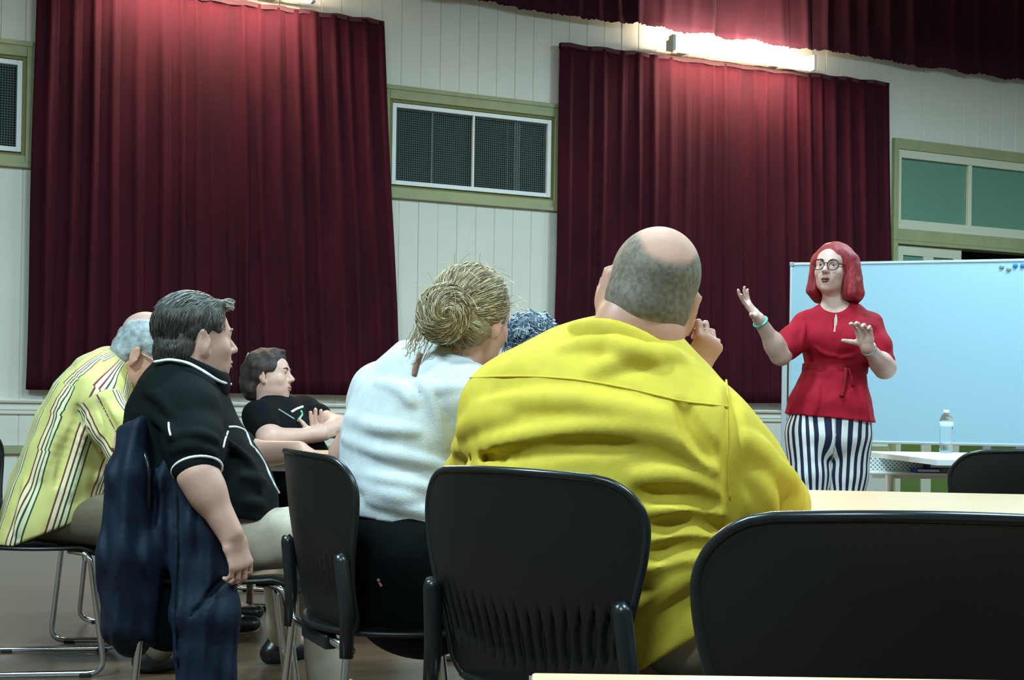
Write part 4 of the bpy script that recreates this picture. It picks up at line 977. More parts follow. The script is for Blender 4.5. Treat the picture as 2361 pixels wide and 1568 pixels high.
# ================================================================ man in the black polo shirt
def man_polo():
    fw, rt = yawv(76); D = 4.2
    st = [(W(432, 868, D), .085, .075), (W(420, 905, D), .165, .115), (W(412, 955, D), .205, .142), (W(420, 1020, D), .212, .165), (W(448, 1100, D), .218, .195), (W(470, 1170, D), .225, .212), (W(470, 1235, D), .21, .20)]
    shL, shR = W(375, 942, D + .20), W(438, 945, D - .18); elR, wrR = W(456, 1095, D - .30), W(532, 1232, D - .30); elL, wrL = W(575, 1050, D + .25), W(690, 1040, D + .22)
    pel = W(452, 1275, D); hip, kn, an, toe = seated_legs(pel, fw, rt, hw=.11, out=.04, knee_z=.53); kn[0] = W(655, 1255, 4.75); an[0] = W(655, 1470, 5.12); toe[0] = an[0] + V(.10, .08, -.04); kn[1] = W(735, 1238, 4.22)
    an[1] = V(kn[1][0] + .02, kn[1][1] + .1, .09); toe[1] = an[1] + fw * .17 - V(0, 0, .05)
    hc = W(450, 786, D); hf = nrm(yawv(54)[0] + V(0, 0, .03)); R = frame(hf, roll_up(hf, -2)); nk = W(432, 872, D)
    base = V(pel[0], pel[1], 0); root = person_root('man in a black polo shirt with white piping, sitting in profile with grey-brown hair', base)
    allp = [shL, shR, elL, elR, wrL, wrR, hc, pel] + kn + an
    S = grid_for(allp, .0062, .2); torso(S, st[:-1], rt, .88); add_head(S, hc, R, 1.10, .009, True, nk, .078)
    S.chain([shR, elR, wrR], [.062, .052, .036], .03); S.ell(elR * .72 + wrR * .28, (.050, .048, .055), None, .03); S.chain([shL, elL, wrL], [.062, .048, .032], .03)
    add_hand(S, wrR, nrm(W(556, 1300, D - .30) - wrR), nrm(-RT * .7 + FW * .5), nrm(RT + FW * .4), 1.12, curl=(30, 45, 35), spread=2, thumb=(.8, .35, .4)); add_hand(S, wrL, nrm(W(760, 1062, D + .2) - wrL), V(0, 0, -1), nrm(-FW), 1.05, curl=(15, 20, 15), spread=5)
    legs(S, hip, kn, an, toe, (.09, .065, .048)); S.mesh('body', M['skin_ruddy2'], root, base)
    C = grid_for([s_[0] for s_ in st] + [shL, shR, elR, elL], .0058, .3); torso(C, st, rt, 1.0, .05)
    C.cap(shL, W(428, 900, D), .075, .085, .05); C.cap(shR, W(428, 900, D), .075, .085, .05)
    C.chain([shR, shR * .45 + elR * .55, shR * .12 + elR * .88], [.082, .080, .068], .04); C.chain([shL, shL * .15 + elL * .85], [.078, .066], .04)
    C.ell(W(470, 1195, D), (.2, .21, .06), None, .04)
    ax = nrm(elR - shR); 
    C.disp(wrinkle(.003, 45)); folds(C, [(.008, [(400, 1010), (450, 1000), (500, 1015)]), (.008, [(395, 1040), (440, 1030), (495, 1045)]), (.009, [(520, 1010), (570, 1060), (600, 1130)]), (.009, [(560, 1100), (610, 1110), (650, 1150)]), (.009, [(560, 1160), (610, 1165), (660, 1175)]), (.008, [(330, 900), (370, 920), (400, 960)]), (.008, [(350, 960), (385, 985), (400, 1010)])], depth=.003)
    C.cut(W(600, 1190, D), nrm(V(-.30, 0, -1)))
    C.mesh('polo_shirt', M['black_knit'], root, base)
    e0 = shR * .08 + elR * .92; cuff = []
    u1 = nrm(np.cross(ax, V(0, 1, 0))); u2 = np.cross(ax, u1)
    tube('sleeve_piping', [e0 + (u1 * math.cos(t_) + u2 * math.sin(t_)) * .0695 - base for t_ in np.linspace(0, 2 * math.pi, 29)[:-1]], .004, M['piping'], root, 8, closed=True)
    surf_tube(C, 'side_piping', [(526, 985), (545, 985), (566, 995), (578, 1025), (590, 1038), (608, 1065), (628, 1110), (645, 1140), (660, 1150), (685, 1152)], .0035, M['piping'], root, base, .001)
    surf_tube(C, 'side_piping', [(389, 975), (390, 990), (394, 1005)], .003, M['piping'], root, base, .001); surf_tube(C, 'side_piping', [(525, 995), (518, 1015), (514, 1032)], .003, M['piping'], root, base, .001)
    K = SDF(nk - .2, nk + .22, .005); ring = crom([W(368, 842, D + .03), W(372, 838, D - .03), (W(415, 846, D - .085)), W(462, 866, D - .105), W(498, 884, D - .085), W(520, 888, D - .03), W(520, 888, D + .05)], 5)
    for a, b in zip(ring[:-1], ring[1:]): K.ecap(a + V(0, 0, .004), b + V(0, 0, .004), (.034, .011), (.032, .011), UP, .01)
    K.mesh('collar', M['black_knit'], root, base)
    C.F = np.minimum(C.F, 1.0); surf_tube(C, 'collar_piping', [(362, 842), (395, 838), (432, 846), (462, 862), (492, 882), (522, 889)], .0045, M['piping'], root, base, .013)
    T = grid_for([pel] + kn + an, .008, .2); T.ecap(V(pel[0], pel[1], .59) - rt * .06, V(pel[0], pel[1], .59) + rt * .06, (.12, .15), (.12, .15), V(0, 0, 1), .05); legs(T, hip, kn, an, toe, (.108, .088, .062), .04, False); T.disp(wrinkle(.005, 38)); T.mesh('chinos', M['beige'], root, base)
    shoes(root, base, an, toe)
    # thick swept hair
    H = SDF(hc - .2, hc + .22, .0045); q = 1.10; hl = lambda x, y, z: hc + R @ (V(x, y, z) * q)
    H.ell(hl(0, -.016, .044), V(.086, .104, .090) * q, R, .02); H.ell(hl(0, -.055, -.03), V(.074, .058, .06) * q, R, .03); H.ell(hl(0, .056, .098), V(.052, .030, .018) * q, R, .025)
    H.ell(hl(0, .125, .005), V(.12, .068, .088) * q, R, .02, 's'); H.ell(hl(.09, .03, -.04), V(.05, .055, .06) * q, R, .015, 's'); H.ell(hl(-.09, .03, -.04), V(.05, .055, .06) * q, R, .015, 's')
    H.cut(hl(0, -.06, -.075), R @ nrm(V(0, .2, -1))); H.disp(wrinkle(.004, 120)); H.mesh('hair', M['greybrown'], root, base)
    cd_ = [(.028, .024, .018), (.05, .044, .034), (.075, .068, .054)]; cl_ = [(.08, .078, .068), (.14, .14, .125), (.22, .225, .21), (.32, .33, .31)]; cols = lambda u: cl_ if (u[1] > .15 and u[2] > .2) or (u[2] > .75 and u[1] > -.35) else cd_
    def st_(rs):
        while True:
            u = nrm(rs.normal(size=3))
            if (u[2] > .25 and u[1] < .75) or (u[1] < -.1 and u[2] > -.75): return u
    strands('hair_strands', hl(0, -.016, .044), R, V(.086, .104, .090) * q, st_, lambda u: (V(0, .5, .35) if u[2] > .45 else V(0, -.3, -1)), 1300, 6, .12, .0012, cols, root, base, (0, .005), 8, jitter=.25, stop=lambda u: u[1] > .93 or u[2] < -.75)
    strands('nape_strands', hl(0, -.055, -.03), R, V(.0745, .0585, .0605) * q, lambda rs: nrm(V(rs.normal(), -abs(rs.normal()) - .1, rs.normal() * .8)), lambda u: V(0, -.1, -1), 600, 5, .12, .0012, cd_, root, base, (0, .003), 21, jitter=.15, stop=lambda u: u[2] < -.65)
    rs = np.random.RandomState(4); av, af, ac = [], [], []
    for i in range(140):
        p = hl(rs.uniform(-.05, .05), .062 + rs.uniform(0, .02), .102 + rs.uniform(-.012, .012)); d = R @ nrm(V(rs.normal() * .2, 1, .12 + rs.normal() * .2)); pts = [p + d * .0048 * j + V(0, 0, -.0004 * j * j) - base for j in range(6)]
        vs, fs = tube_data(pts, .0014, 3, caps=False); k = len(av); av += vs; af += [tuple(x + k for x in f) for f in fs]; c = (.5, .5, .42) if i % 3 else (.3, .3, .27); ac += [(c[0], c[1], c[2], 1)] * len(vs)
    hair_obj('fringe_strands', av, af, ac, root); face_bits(root, hc, R, 1.10, base, dict(brow=M['brow_grey'], lip=M['lip']))
M['skin_ruddy2'] = skin('warm fair skin', (.56, .32, .24)); M['greybrown'] = mat('grey-brown hair', (.032, .028, .021), .6, noise=(.06, .054, .042), nscale=60, bump=.7, bscale=260, stretch=(1, 1, .25))
def jacket():
    D = 4.1; p0 = W(335, 1010, D); base = V(p0[0], p0[1], 0); root = empty('jacket', Matrix.Translation(tuple(base)), 'navy padded jacket draped over the chair of the man in the polo shirt', 'jacket')
    fw, rt = yawv(76)
    J = SDF(W(200, 1000, D) - V(.1, .5, 1.0), W(600, 1000, D) + V(.1, .4, .2), .007)
    J.ecap(W(340, 1020, 4.14), W(335, 1120, 4.11), (.062, .21), (.080, .23), RT, .05); J.ecap(W(335, 1120, 4.11), W(322, 1290, 4.07), (.080, .23), (.094, .22), RT, .05); J.ecap(W(322, 1290, 4.07), W(305, 1450, 4.02), (.094, .21), (.076, .16), RT, .05)
    J.ecap(W(425, 1060, 4.0), W(462, 1230, 3.97), (.055, .035), (.095, .04), RT, .05); J.ecap(W(462, 1230, 3.97), W(468, 1420, 3.94), (.096, .04), (.092, .045), RT, .05); J.ecap(W(468, 1420, 3.94), W(476, 1600, 3.92), (.09, .045), (.080, .04), RT, .05)
    def fn(P):
        x = P @ RT; z = P[:, 2]; return .007 * np.sin(x * 78 + 1.6 * np.sin(z * 5)) + .0025 * np.sin(x * 150 + 2 * np.sin(z * 11)) + .0018 * np.sin(z * 52 + x * 30 + 2 * np.sin(x * 17))
    J.disp(fn); J.cut(V(0, 0, .12), V(0.0, 0, -1))
    folds(J, [(.008, [(400, 1100), (403, 1250), (398, 1400), (410, 1560)]), (.008, [(440, 1420), (470, 1390), (500, 1350), (535, 1335)])], depth=-.004, op='s', k=.01)
    Kn = SDF(W(300, 1300, D) - V(.2, .3, .5), W(480, 1300, D) + V(.2, .3, .5), .009); Kn.ecap(W(392, 1030, 4.10), W(392, 1455, 4.06), (.075, .05), (.085, .06), RT, .03); Kn.mesh('lining', M['black_cloth'], root, base)
    J.mesh('jacket_shell', M['navy'], root, base, relax=2)
    surf_tube(J, 'zip', [(408, 1130), (412, 1250), (405, 1400), (412, 1540)], .004, M['black_cloth'], root, base, 0)

# ================================================================ man in the striped shirt
def stripe_mat():
    mt = bpy.data.materials.new('striped yellow shirt'); mt.use_nodes = True; nt = mt.node_tree; b = nt.nodes['Principled BSDF']
    a = nt.nodes.new('ShaderNodeAttribute'); a.attribute_name = 'stripe'
    f = nt.nodes.new('ShaderNodeMath'); f.operation = 'FRACT'; nt.links.new(a.outputs['Fac'], f.inputs[0])
    cr = nt.nodes.new('ShaderNodeValToRGB'); cr.color_ramp.interpolation = 'CONSTANT'; nt.links.new(f.outputs[0], cr.inputs[0])
    Y, C, G, R_ = (.66, .60, .20, 1), (.80, .74, .45, 1), (.012, .055, .03, 1), (.16, .025, .02, 1)
    seq = [(0, Y), (.34, G), (.39, C), (.50, G), (.55, C), (.63, R_), (.68, C), (.79, R_), (.84, Y)]
    el = cr.color_ramp.elements; el[0].position = 0; el[0].color = seq[0][1]; el[1].position = seq[1][0]; el[1].color = seq[1][1]
    for p, c in seq[2:]: e = el.new(p); e.color = c
    nt.links.new(cr.outputs[0], b.inputs['Base Color']); b.inputs['Roughness'].default_value = .8
    return mt
def man_striped():
    fw, rt = yawv(78); D = 5.0
    st = [(W(262, 850, D), .085, .075), (W(240, 875, D), .17, .105), (W(215, 925, D), .20, .135), (W(190, 990, D), .205, .155), (W(165, 1070, D), .205, .165), (W(140, 1150, D), .21, .175), (W(122, 1205, D), .22, .18)]
    shR, shL = W(225, 915, D - .17), W(245, 905, D + .2); elR, wrR = W(292, 1045, D - .22), W(370, 1130, D - .05); elL, wrL = W(330, 1050, D + .2), W(410, 1100, D + .2)
    pel = W(125, 1205, D); hip, kn, an, toe = seated_legs(pel, fw, rt, hw=.10)
    hc = W(328, 822, D); hf = nrm(yawv(84)[0] + V(0, 0, -.62)); R = frame(hf); nk = W(262, 862, D)
    base = V(pel[0], pel[1], 0); root = person_root('grey-haired man in a yellow shirt with dark stripes leaning forward at the left', base)
    allp = [shL, shR, elL, elR, wrL, wrR, hc, pel] + kn + an
    S = grid_for(allp, .0065, .2); torso(S, st[:-2], rt, .85); add_head(S, hc, R, 1.02, .006, True, nk, .06); S.chain([shR, elR, wrR], [.055, .045, .03], .03); S.chain([shL, elL, wrL], [.055, .045, .03], .03)
    add_hand(S, wrR, nrm(fw + V(0, 0, -.3)), V(0, 0, -1), -rt, 1.0); add_hand(S, wrL, nrm(fw + V(0, 0, -.3)), V(0, 0, -1), rt, 1.0); legs(S, hip, kn, an, toe); S.mesh('body', M['skin_ruddy'], root, base)
    C = grid_for([s_[0] for s_ in st] + [shL, shR, elR, elL], .0055, .3); torso(C, st, rt, 1.0, .05); C.ecap(W(122, 1205, D), W(90, 1232, D), (.225, .175), (.225, .14), rt, .03)
    C.cap(shR, W(250, 890, D), .07, .07, .05); C.cap(shL, W(250, 890, D), .07, .07, .05); A = [shR, shR * .5 + elR * .5, elR]; C.chain(A, [.078, .073, .064], .03); C.cap(elR, wrR, .064, .045, .02); C.chain([shL, elL, wrL], [.075, .062, .045], .03)
    C.disp(wrinkle(.005, 42)); folds(C, [(.009, [(150, 900), (130, 1000), (100, 1100)]), (.009, [(205, 960), (180, 1060), (160, 1150)]), (.008, [(60, 1110), (50, 1180), (40, 1230)]), (.008, [(230, 1000), (235, 1060), (225, 1110)])], depth=.002)
    folds(C, [(.010, [(232, 930), (262, 1000), (280, 1080)]), (.008, [(180, 940), (150, 1040), (130, 1120)])], depth=-.002, op='s')
    C.cut(W(110, 1228, D - .2), nrm(V(.42, 0, -1))); C.cut(W(40, 1246, D), V(0, 0, -1))
    cen = np.array([s_[0] for s_ in st])
    def sf(P):
        out = np.zeros(len(P)); best = np.full(len(P), 9.)
        for a, b in zip(cen[:-1], cen[1:]):
            d = b - a; t_ = np.clip(((P - a) @ d) / (d @ d), -.6, 1.6); q = P - (a + t_[:, None] * d); z = nrm(d); x = nrm(rt - z * np.dot(rt, z)); y = np.cross(z, x)
            ang = np.arctan2(q @ x, -(q @ y)); dist = np.linalg.norm(q, axis=1); m_ = dist < best; best[m_] = dist[m_]; out[m_] = ang[m_] * .19 / .105
        d = elR - shR; t_ = np.clip(((P - shR) @ d) / (d @ d), 0, 1.5); q = P - (shR + t_[:, None] * d); inside = np.linalg.norm(q, axis=1) < .088
        inside &= t_ > .08; x = nrm(np.cross(d, rt)); y = np.cross(nrm(d), x); arm = np.arctan2(q @ x, q @ y) * .075 / .105
        return np.where(inside, arm, out)
    C.mesh('striped_shirt', M['stripes'], root, base, attr={'stripe': sf})
    T = grid_for([pel] + kn + an, .009, .2); T.ecap(V(pel[0], pel[1], .59) - rt * .06, V(pel[0], pel[1], .59) + rt * .06, (.12, .14), (.12, .14), V(0, 0, 1), .05); legs(T, hip, kn, an, toe, (.105, .085, .06), .05, False); T.disp(wrinkle(.003, 36)); T.mesh('trousers', M['brown_trouser'], root, base)
    shoes(root, base, an, toe)
    H = SDF(hc - .18, hc + .18, .0045); q = 1.02; hl = lambda x, y, z: hc + R @ (V(x, y, z) * q); H.ell(hl(0, -.016, .040), V(.082, .101, .086) * q, R, .02); H.ell(hl(0, -.05, -.02), V(.074, .06, .055) * q, R, .03)
    H.ell(hl(0, .13, .02), V(.12, .068, .11) * q, R, .02, 's'); 
    for sx in (-1, 1): H.ell(hl(sx * .09, .025, -.035), V(.05, .055, .055) * q, R, .015, 's')
    H.cut(hl(0, -.06, -.065), R @ nrm(V(0, .1, -1))); H.disp(wrinkle(.003, 130)); H.mesh('hair', M['silver'], root, base)
    gl = lambda x, y, z: hl(x, y, z) - base
    G = empty('glasses', Matrix.Identity(4)); G.parent = root
    for sx in (-1, 1):
        tube('temple', [gl(sx * .080, -.015, .012), gl(sx * .076, .05, .014), gl(sx * .066, .10, .010)], .0018, M['steel'], G, 6); tube('lens_rim', [gl(sx * .034 + .024 * math.cos(t_), .112, .004 + .018 * math.sin(t_)) for t_ in np.linspace(0, 6.283, 17)[:-1]], .0014, M['steel'], G, 6, closed=True)
    tube('bridge', [gl(-.011, .114, .008), gl(.011, .114, .008)], .0014, M['steel'], G, 6)
    face_bits(root, hc, R, 1.02, base, dict(brow=M['brow_grey'], lip=M['lip']))
M['stripes'] = stripe_mat(); M['silver'] = mat('silver hair', (.22, .24, .24), .6, noise=(.38, .41, .41), nscale=45, bump=.6, bscale=260)

# ================================================================ bald man and curly-haired person (mostly hidden)
def sitter(label, head, D, yaw, skin_m, top_m, trouser_m, sc=1.0, hair=None, pitch=0.0):
    fw, rt = yawv(yaw); hc = W(head[0], head[1], D); sh = hc + V(0, 0, -.30) - fw * .03
    pel = V(sh[0], sh[1], .56) - fw * .06; st = [(hc + V(0, 0, -.19) - fw * .02, .085, .075), (sh + V(0, 0, .06), .16, .10), (sh, .20, .12), (sh * .5 + pel * .5, .19, .13), (pel + V(0, 0, .08), .20, .15)]
    shL, shR = sh - rt * .19, sh + rt * .19; el = [shL + V(0, 0, -.26) + fw * .10, shR + V(0, 0, -.26) + fw * .10]; wr = [el[0] + fw * .2 + rt * .1, el[1] + fw * .2 - rt * .1]
    hip, kn, an, toe = seated_legs(pel, fw, rt); R = frame(nrm(fw + V(0, 0, pitch))); base = V(pel[0], pel[1], 0); root = person_root(label, base)
    allp = [shL, shR, hc, pel] + el + wr + kn + an; S = grid_for(allp, .008, .2); torso(S, st, rt, .9); add_head(S, hc, R, sc, .006, True, st[0][0], .06)
    for a, b, c in ((shL, el[0], wr[0]), (shR, el[1], wr[1])): S.chain([a, b, c], [.055, .045, .03], .03)
    add_hand(S, wr[0], fw, V(0, 0, -1), rt); add_hand(S, wr[1], fw, V(0, 0, -1), -rt); legs(S, hip, kn, an, toe); S.mesh('body', skin_m, root, base)
    C = grid_for([s_[0] for s_ in st] + el, .008, .25); torso(C, st, rt, 1.0); C.chain([shL, el[0]], [.075, .062], .04); C.chain([shR, el[1]], [.075, .062], .04); C.disp(wrinkle(.003, 40)); C.mesh('shirt', top_m, root, base)
    T = grid_for([pel] + kn + an, .01, .2); T.ecap(V(pel[0], pel[1], .59) - rt * .06, V(pel[0], pel[1], .59) + rt * .06, (.12, .14), (.12, .14), V(0, 0, 1), .05); legs(T, hip, kn, an, toe, (.105, .085, .06), .05, False); T.mesh('trousers', trouser_m, root, base)
    shoes(root, base, an, toe)
    return root, base, hc, R
def curly():
    root, base, hc, R = sitter('person with short grey curly hair, only the head top showing behind the yellow shirt', (1236, 808), 5.05, 60, M['skin_mid'], M['blue_cloth'], M['grey_cloth'])
    H = SDF(hc - .2, hc + .2, .006); H.ell(hc + R @ V(0, -.016, .040), (.088, .104, .09), R, .02); H.cut(hc + R @ V(0, .05, 0), R @ V(0, 1, -.2)); H.mesh('hair', M['curlybase'], root, base)
    rs = np.random.RandomState(6); av, af, ac = [], [], []
    for i in range(420):
        u = nrm(rs.normal(size=3))
        if u[1] > .6 or u[2] < -.5: continue
        p = hc + R @ V(0, -.016, .04) + R @ (V(.090, .106, .092) * u); o = R @ u; e1 = nrm(np.cross(o, rs.normal(size=3))); e2 = nrm(np.cross(o, e1) + o * .4); r = rs.uniform(.008, .016)
        pts = [p + e1 * r * math.cos(t_) + e2 * r * math.sin(t_) + o * .002 * t_ - base for t_ in np.linspace(0, 7, 12)]; vs, fs = tube_data(pts, .0022, 3, caps=False); k = len(av); av += vs; af += [tuple(x + k for x in f) for f in fs]
        c = ((.16, .22, .28), (.35, .42, .48), (.55, .62, .66), (.08, .12, .17))[rs.randint(4)]; ac += [c + (1,)] * len(vs)
    hair_obj('hair_curls', av, af, ac, root)
M['curlybase'] = mat('dark grey curls', (.10, .13, .17), .6)

# ================================================================ dark-haired woman with crossed arms
def woman_dark():
    fw, rt = yawv(104); D = 6.55
    st = [(W(628, 936, D), .07, .06), (W(640, 952, D), .14, .09), (W(652, 985, D), .175, .115), (W(672, 1030, D), .175, .13), (W(690, 1080, D), .18, .145), (W(690, 1130, D), .19, .15)]
    shR, shL = W(600, 962, D - .16), W(700, 950, D + .15); elR, wrR = W(622, 1012, D - .27), W(738, 1003, D - .14); elL, wrL = W(782, 985, D + .02), W(722, 1000, D - .16)
    pel = W(680, 1140, D); hip, kn, an, toe = seated_legs(pel, fw, rt); hc = W(622, 868, D); hf = nrm(yawv(100)[0] + V(0, 0, .08)); R = frame(hf, roll_up(hf, -6)); nk = W(628, 938, D)
    base = V(pel[0], pel[1], 0); root = person_root('dark-haired woman in a black printed T-shirt sitting with crossed arms', base)
    allp = [shL, shR, elL, elR, wrL, wrR, hc, pel] + kn + an
    S = grid_for(allp, .006, .2); torso(S, st[:-1], rt, .88); add_head(S, hc, R, .98, .008, True, nk, .058); S.chain([shR, elR, wrR], [.06, .052, .030], .03); S.chain([shL, elL, wrL], [.06, .05, .030], .03)
    add_hand(S, wrR, nrm(W(775, 985, D - .05) - wrR), nrm(FW), V(0, 0, 1), .95, curl=(15, 20, 15)); add_hand(S, wrL, nrm(W(660, 1012, D - .12) - wrL), nrm(FW), V(0, 0, 1), .95, curl=(15, 15, 10), spread=1)
    f0 = W(716, 980, D - .06)
    for px, top in ((716, 951), (727, 944), (740, 947)): S.cap(W(px + 3, 985, D - .12), W(px, top, D - .13), .0105, .0095, .006)
    legs(S, hip, kn, an, toe); S.mesh('body', M['skin_pale2'], root, base)
    C = grid_for([s_[0] for s_ in st] + [shL, shR, elR], .006, .25); torso(C, st, rt, 1.0); C.cap(shR, shR * .55 + elR * .45, .076, .074, .04); C.cap(shL, shL * .6 + elL * .4, .074, .07, .04); C.cap(shR, st[1][0], .07, .07, .04); C.cap(shL, st[1][0], .07, .07, .04)
    C.disp(wrinkle(.003, 45)); C.mesh('t_shirt', M['black_cloth'], root, base)
    surf_tube(C, 'shirt_print', [(672, 950), (682, 944), (692, 940), (698, 938)], .006, M['piping'], root, base, .001); surf_tube(C, 'shirt_print', [(642, 944), (655, 952), (668, 960), (678, 966)], .0035, M['greyprint'], root, base, .001)
    surf_tube(C, 'green_ribbon', [(694, 948), (696, 956), (690, 966), (686, 972)], .0055, M['ribbon'], root, base, .001); surf_tube(C, 'green_lanyard', [(588, 915), (595, 912), (602, 914)], .006, M['ribbon'], root, base, .001)
    T = grid_for([pel] + kn + an, .01, .2); T.ecap(V(pel[0], pel[1], .59) - rt * .06, V(pel[0], pel[1], .59) + rt * .06, (.12, .14), (.12, .14), V(0, 0, 1), .05); legs(T, hip, kn, an, toe, (.105, .085, .06), .05, False); T.mesh('trousers', M['black_cloth'], root, base)
    shoes(root, base, an, toe)
    H = SDF(hc - .24, hc + .22, .005); q = .98; hl = lambda x, y, z: hc + R @ (V(x, y, z) * q)
    H.ell(hl(0, -.024, .044), V(.094, .112, .096) * q, R, .02); H.ell(hl(0, -.085, -.03), V(.075, .065, .085) * q, R, .03); H.ell(hl(0, .03, .115), V(.035, .05, .018) * q, R, .02)
    H.ell(hl(0, .13, -.01), V(.13, .085, .105) * q, R, .02, 's')
    for sx in (-1, 1): H.ell(hl(sx * .09, .035, -.05), V(.05, .06, .055) * q, R, .015, 's')
    H.disp(wrinkle(.006, 80)); H.mesh('hair', M['darkhair'], root, base); tube('hair_clip', [hl(.03, -.09, .115) - base, hl(.035, -.10, .095) - base], .006, M['piping'], root)
    # side ponytail over the far shoulder
    P_ = SDF(W(690, 930, D) - .15, W(690, 930, D) + .15, .005); P_.chain([W(642, 920, D + .08), W(664, 924, D + .07), W(688, 934, D + .05)], [.022, .028, .018], .02); P_.disp(wrinkle(.005, 90)); P_.mesh('ponytail', M['darkhair'], root, base)
    face_bits(root, hc, R, .98, base, dict(brow=M['brow_dark'], lip=M['lip']))
M['skin_pale2'] = skin('light skin', (.60, .38, .31)); M['darkhair'] = mat('dark brown hair', (.018, .010, .010), .62, noise=(.05, .03, .025), nscale=40, bump=.6, bscale=200); M['greyprint'] = mat('grey print', (.3, .36, .36), .7); M['ribbon'] = mat('green ribbon', (.16, .55, .25), .6)

# ================================================================ speaker
def pinstripe():
    mt = bpy.data.materials.new('navy and white striped cotton'); mt.use_nodes = True; nt = mt.node_tree; b = nt.nodes['Principled BSDF']
    a = nt.nodes.new('ShaderNodeAttribute'); a.attribute_name = 'stripe'; f = nt.nodes.new('ShaderNodeMath'); f.operation = 'FRACT'; nt.links.new(a.outputs['Fac'], f.inputs[0])
    cr = nt.nodes.new('ShaderNodeValToRGB'); cr.color_ramp.interpolation = 'CONSTANT'; nt.links.new(f.outputs[0], cr.inputs[0]); el = cr.color_ramp.elements; el[0].color = (.82, .82, .78, 1); el[1].position = .52; el[1].color = (.008, .010, .045, 1)
    nt.links.new(cr.outputs[0], b.inputs['Base Color']); b.inputs['Roughness'].default_value = .8; return mt
def speaker():
    D = 6.27; fw = nrm(V(-.28, -.96, 0)); rt = nrm(np.cross(fw, V(0, 0, 1)))   # her right points to image left
    st = [(W(1926, 708, D), .055, .05), (W(1928, 730, D), .135, .075), (W(1932, 760, D), .165, .098), (W(1932, 800, D), .158, .112), (W(1926, 845, D), .130, .095), (W(1922, 880, D), .143, .103), (W(1914, 930, D), .180, .128), (W(1911, 978, D), .212, .145)]
    shR, shL = W(1858, 748, D), W(2006, 752, D); elR, wrR = W(1800, 818, D - .10), W(1749, 735, D - .20); elL, wrL = W(2040, 848, D - .08), W(1999, 800, D - .24)
    hipR, hipL = W(1862, 1000, D), W(1958, 1005, D); knR, knL = V(hipR[0] + .02, hipR[1] - .02, .50), V(hipL[0] - .02, hipL[1] - .02, .50); anR, anL = V(knR[0] + .03, knR[1] + .02, .10), V(knL[0], knL[1] + .02, .10); toR, toL = anR + fw * .15 - V(0, 0, .06), anL + fw * .15 - V(0, 0, .06)
    hc = W(1920, 622, D - .01); hf = nrm(V(-.50, -.86, .10)); R = frame(hf, roll_up(hf, -3)); nk = W(1927, 718, D)
    base = V((hipR[0] + hipL[0]) / 2, (hipR[1] + hipL[1]) / 2, 0); root = person_root('speaker with red bobbed hair, crimson peplum top and striped trousers, gesturing before the whiteboard', base)
    allp = [shL, shR, elL, elR, wrL, wrR, hc, anR, anL]
    S = grid_for(allp, .0048, .16); torso(S, st, rt, .88, .04); add_head(S, hc, R, .97, .004, True, nk, .050)
    S.chain([shR, elR, wrR], [.050, .043, .027], .03); S.chain([shL, elL, wrL], [.050, .045, .027], .03)
    S.ell(elR * .7 + wrR * .3, (.042, .042, .05), None, .03); S.ell(elL * .75 + wrL * .25, (.044, .044, .044), None, .03)
    add_hand(S, wrR, nrm(W(1716, 690, D - .22) - wrR), nrm(V(.45, -.5, .75)), nrm(V(-.75, -.3, .1) - V(0, 0, .4)), 1.0, fc=[(5, 12, 10), (-5, 15, 10), (10, 15, 10), (14, 12, 10)], spread=13, thumb=(.45, .85, .1), tcurl=10)
    add_hand(S, wrL, nrm(W(1988, 748, D - .27) - wrL), nrm(V(-.45, -.85, -.1)), nrm(V(-.9, .3, -.1)), 1.0, fc=[(20, 30, 25), (28, 32, 25), (35, 35, 25), (40, 35, 25)], spread=7, thumb=(.35, .93, .2), tcurl=5)
    legs(S, [hipR, hipL], [knR, knL], [anR, anL], [toR, toL], (.08, .058, .042)); S.mesh('body', M['skin_pale'], root, base)
    # crimson top
    C = grid_for([s_[0] for s_ in st] + [elR, elL], .0045, .2); torso(C, st, rt, 1.0, .03)
    C.chain([shR, shR * .45 + elR * .55, shR * .22 + elR * .78], [.057, .062, .060], .03); C.chain([shL, shL * .5 + elL * .5, shL * .18 + elL * .82], [.057, .060, .057], .03)
    C.cap(shR, W(1900, 730, D), .052, .045, .03); C.cap(shL, W(1955, 730, D), .052, .045, .03)
    for sx in (-1, 1): C.ell(W(1932, 783, D) - rt * sx * -.068 + fw * .075, (.07, .06, .062), None, .05)
    C.disp(wrinkle(.003, 55)); folds(C, [(.006, [(1880, 800), (1900, 815), (1930, 822)]), (.006, [(1940, 825), (1970, 818), (1990, 800)]), (.007, [(1850, 880), (1835, 920), (1822, 950)]), (.007, [(1890, 880), (1885, 920), (1880, 955)]), (.007, [(1985, 885), (1995, 930), (2003, 965)]), (.006, [(1855, 745), (1850, 780), (1845, 810)])], depth=.002, k=.015)
    # round neckline with a keyhole slit
    C.ell(W(1926, 700, D) + fw * .03, (.062, .075, .055), None, .008, 's'); folds(C, [(.008, [(1927, 722), (1926, 745), (1924, 768)])], depth=-.006, op='s', k=.004)
    C.cut(W(1911, 964, D), nrm(V(-.09, 0, -1)))
    C.mesh('peplum_top', M['red'], root, base)
    surf_tube(C, 'neck_slit', [(1927, 724), (1926, 745), (1924, 766)], .0055, M['skin_pale'], root, base, .0)
    B = SDF(base - V(.35, .35, -.8), base + V(.35, .35, 1.45), .005); wst = [W(1926, 843, D), W(1924, 858, D)]; B.ecap(wst[0], wst[1], (.146, .106), (.146, .107), rt, .01); B.cut(W(1926, 838, D), V(0, 0, 1)); B.cut(W(1926, 862, D), V(0, 0, -1)); B.mesh('belt', M['red_dark'], root, base)
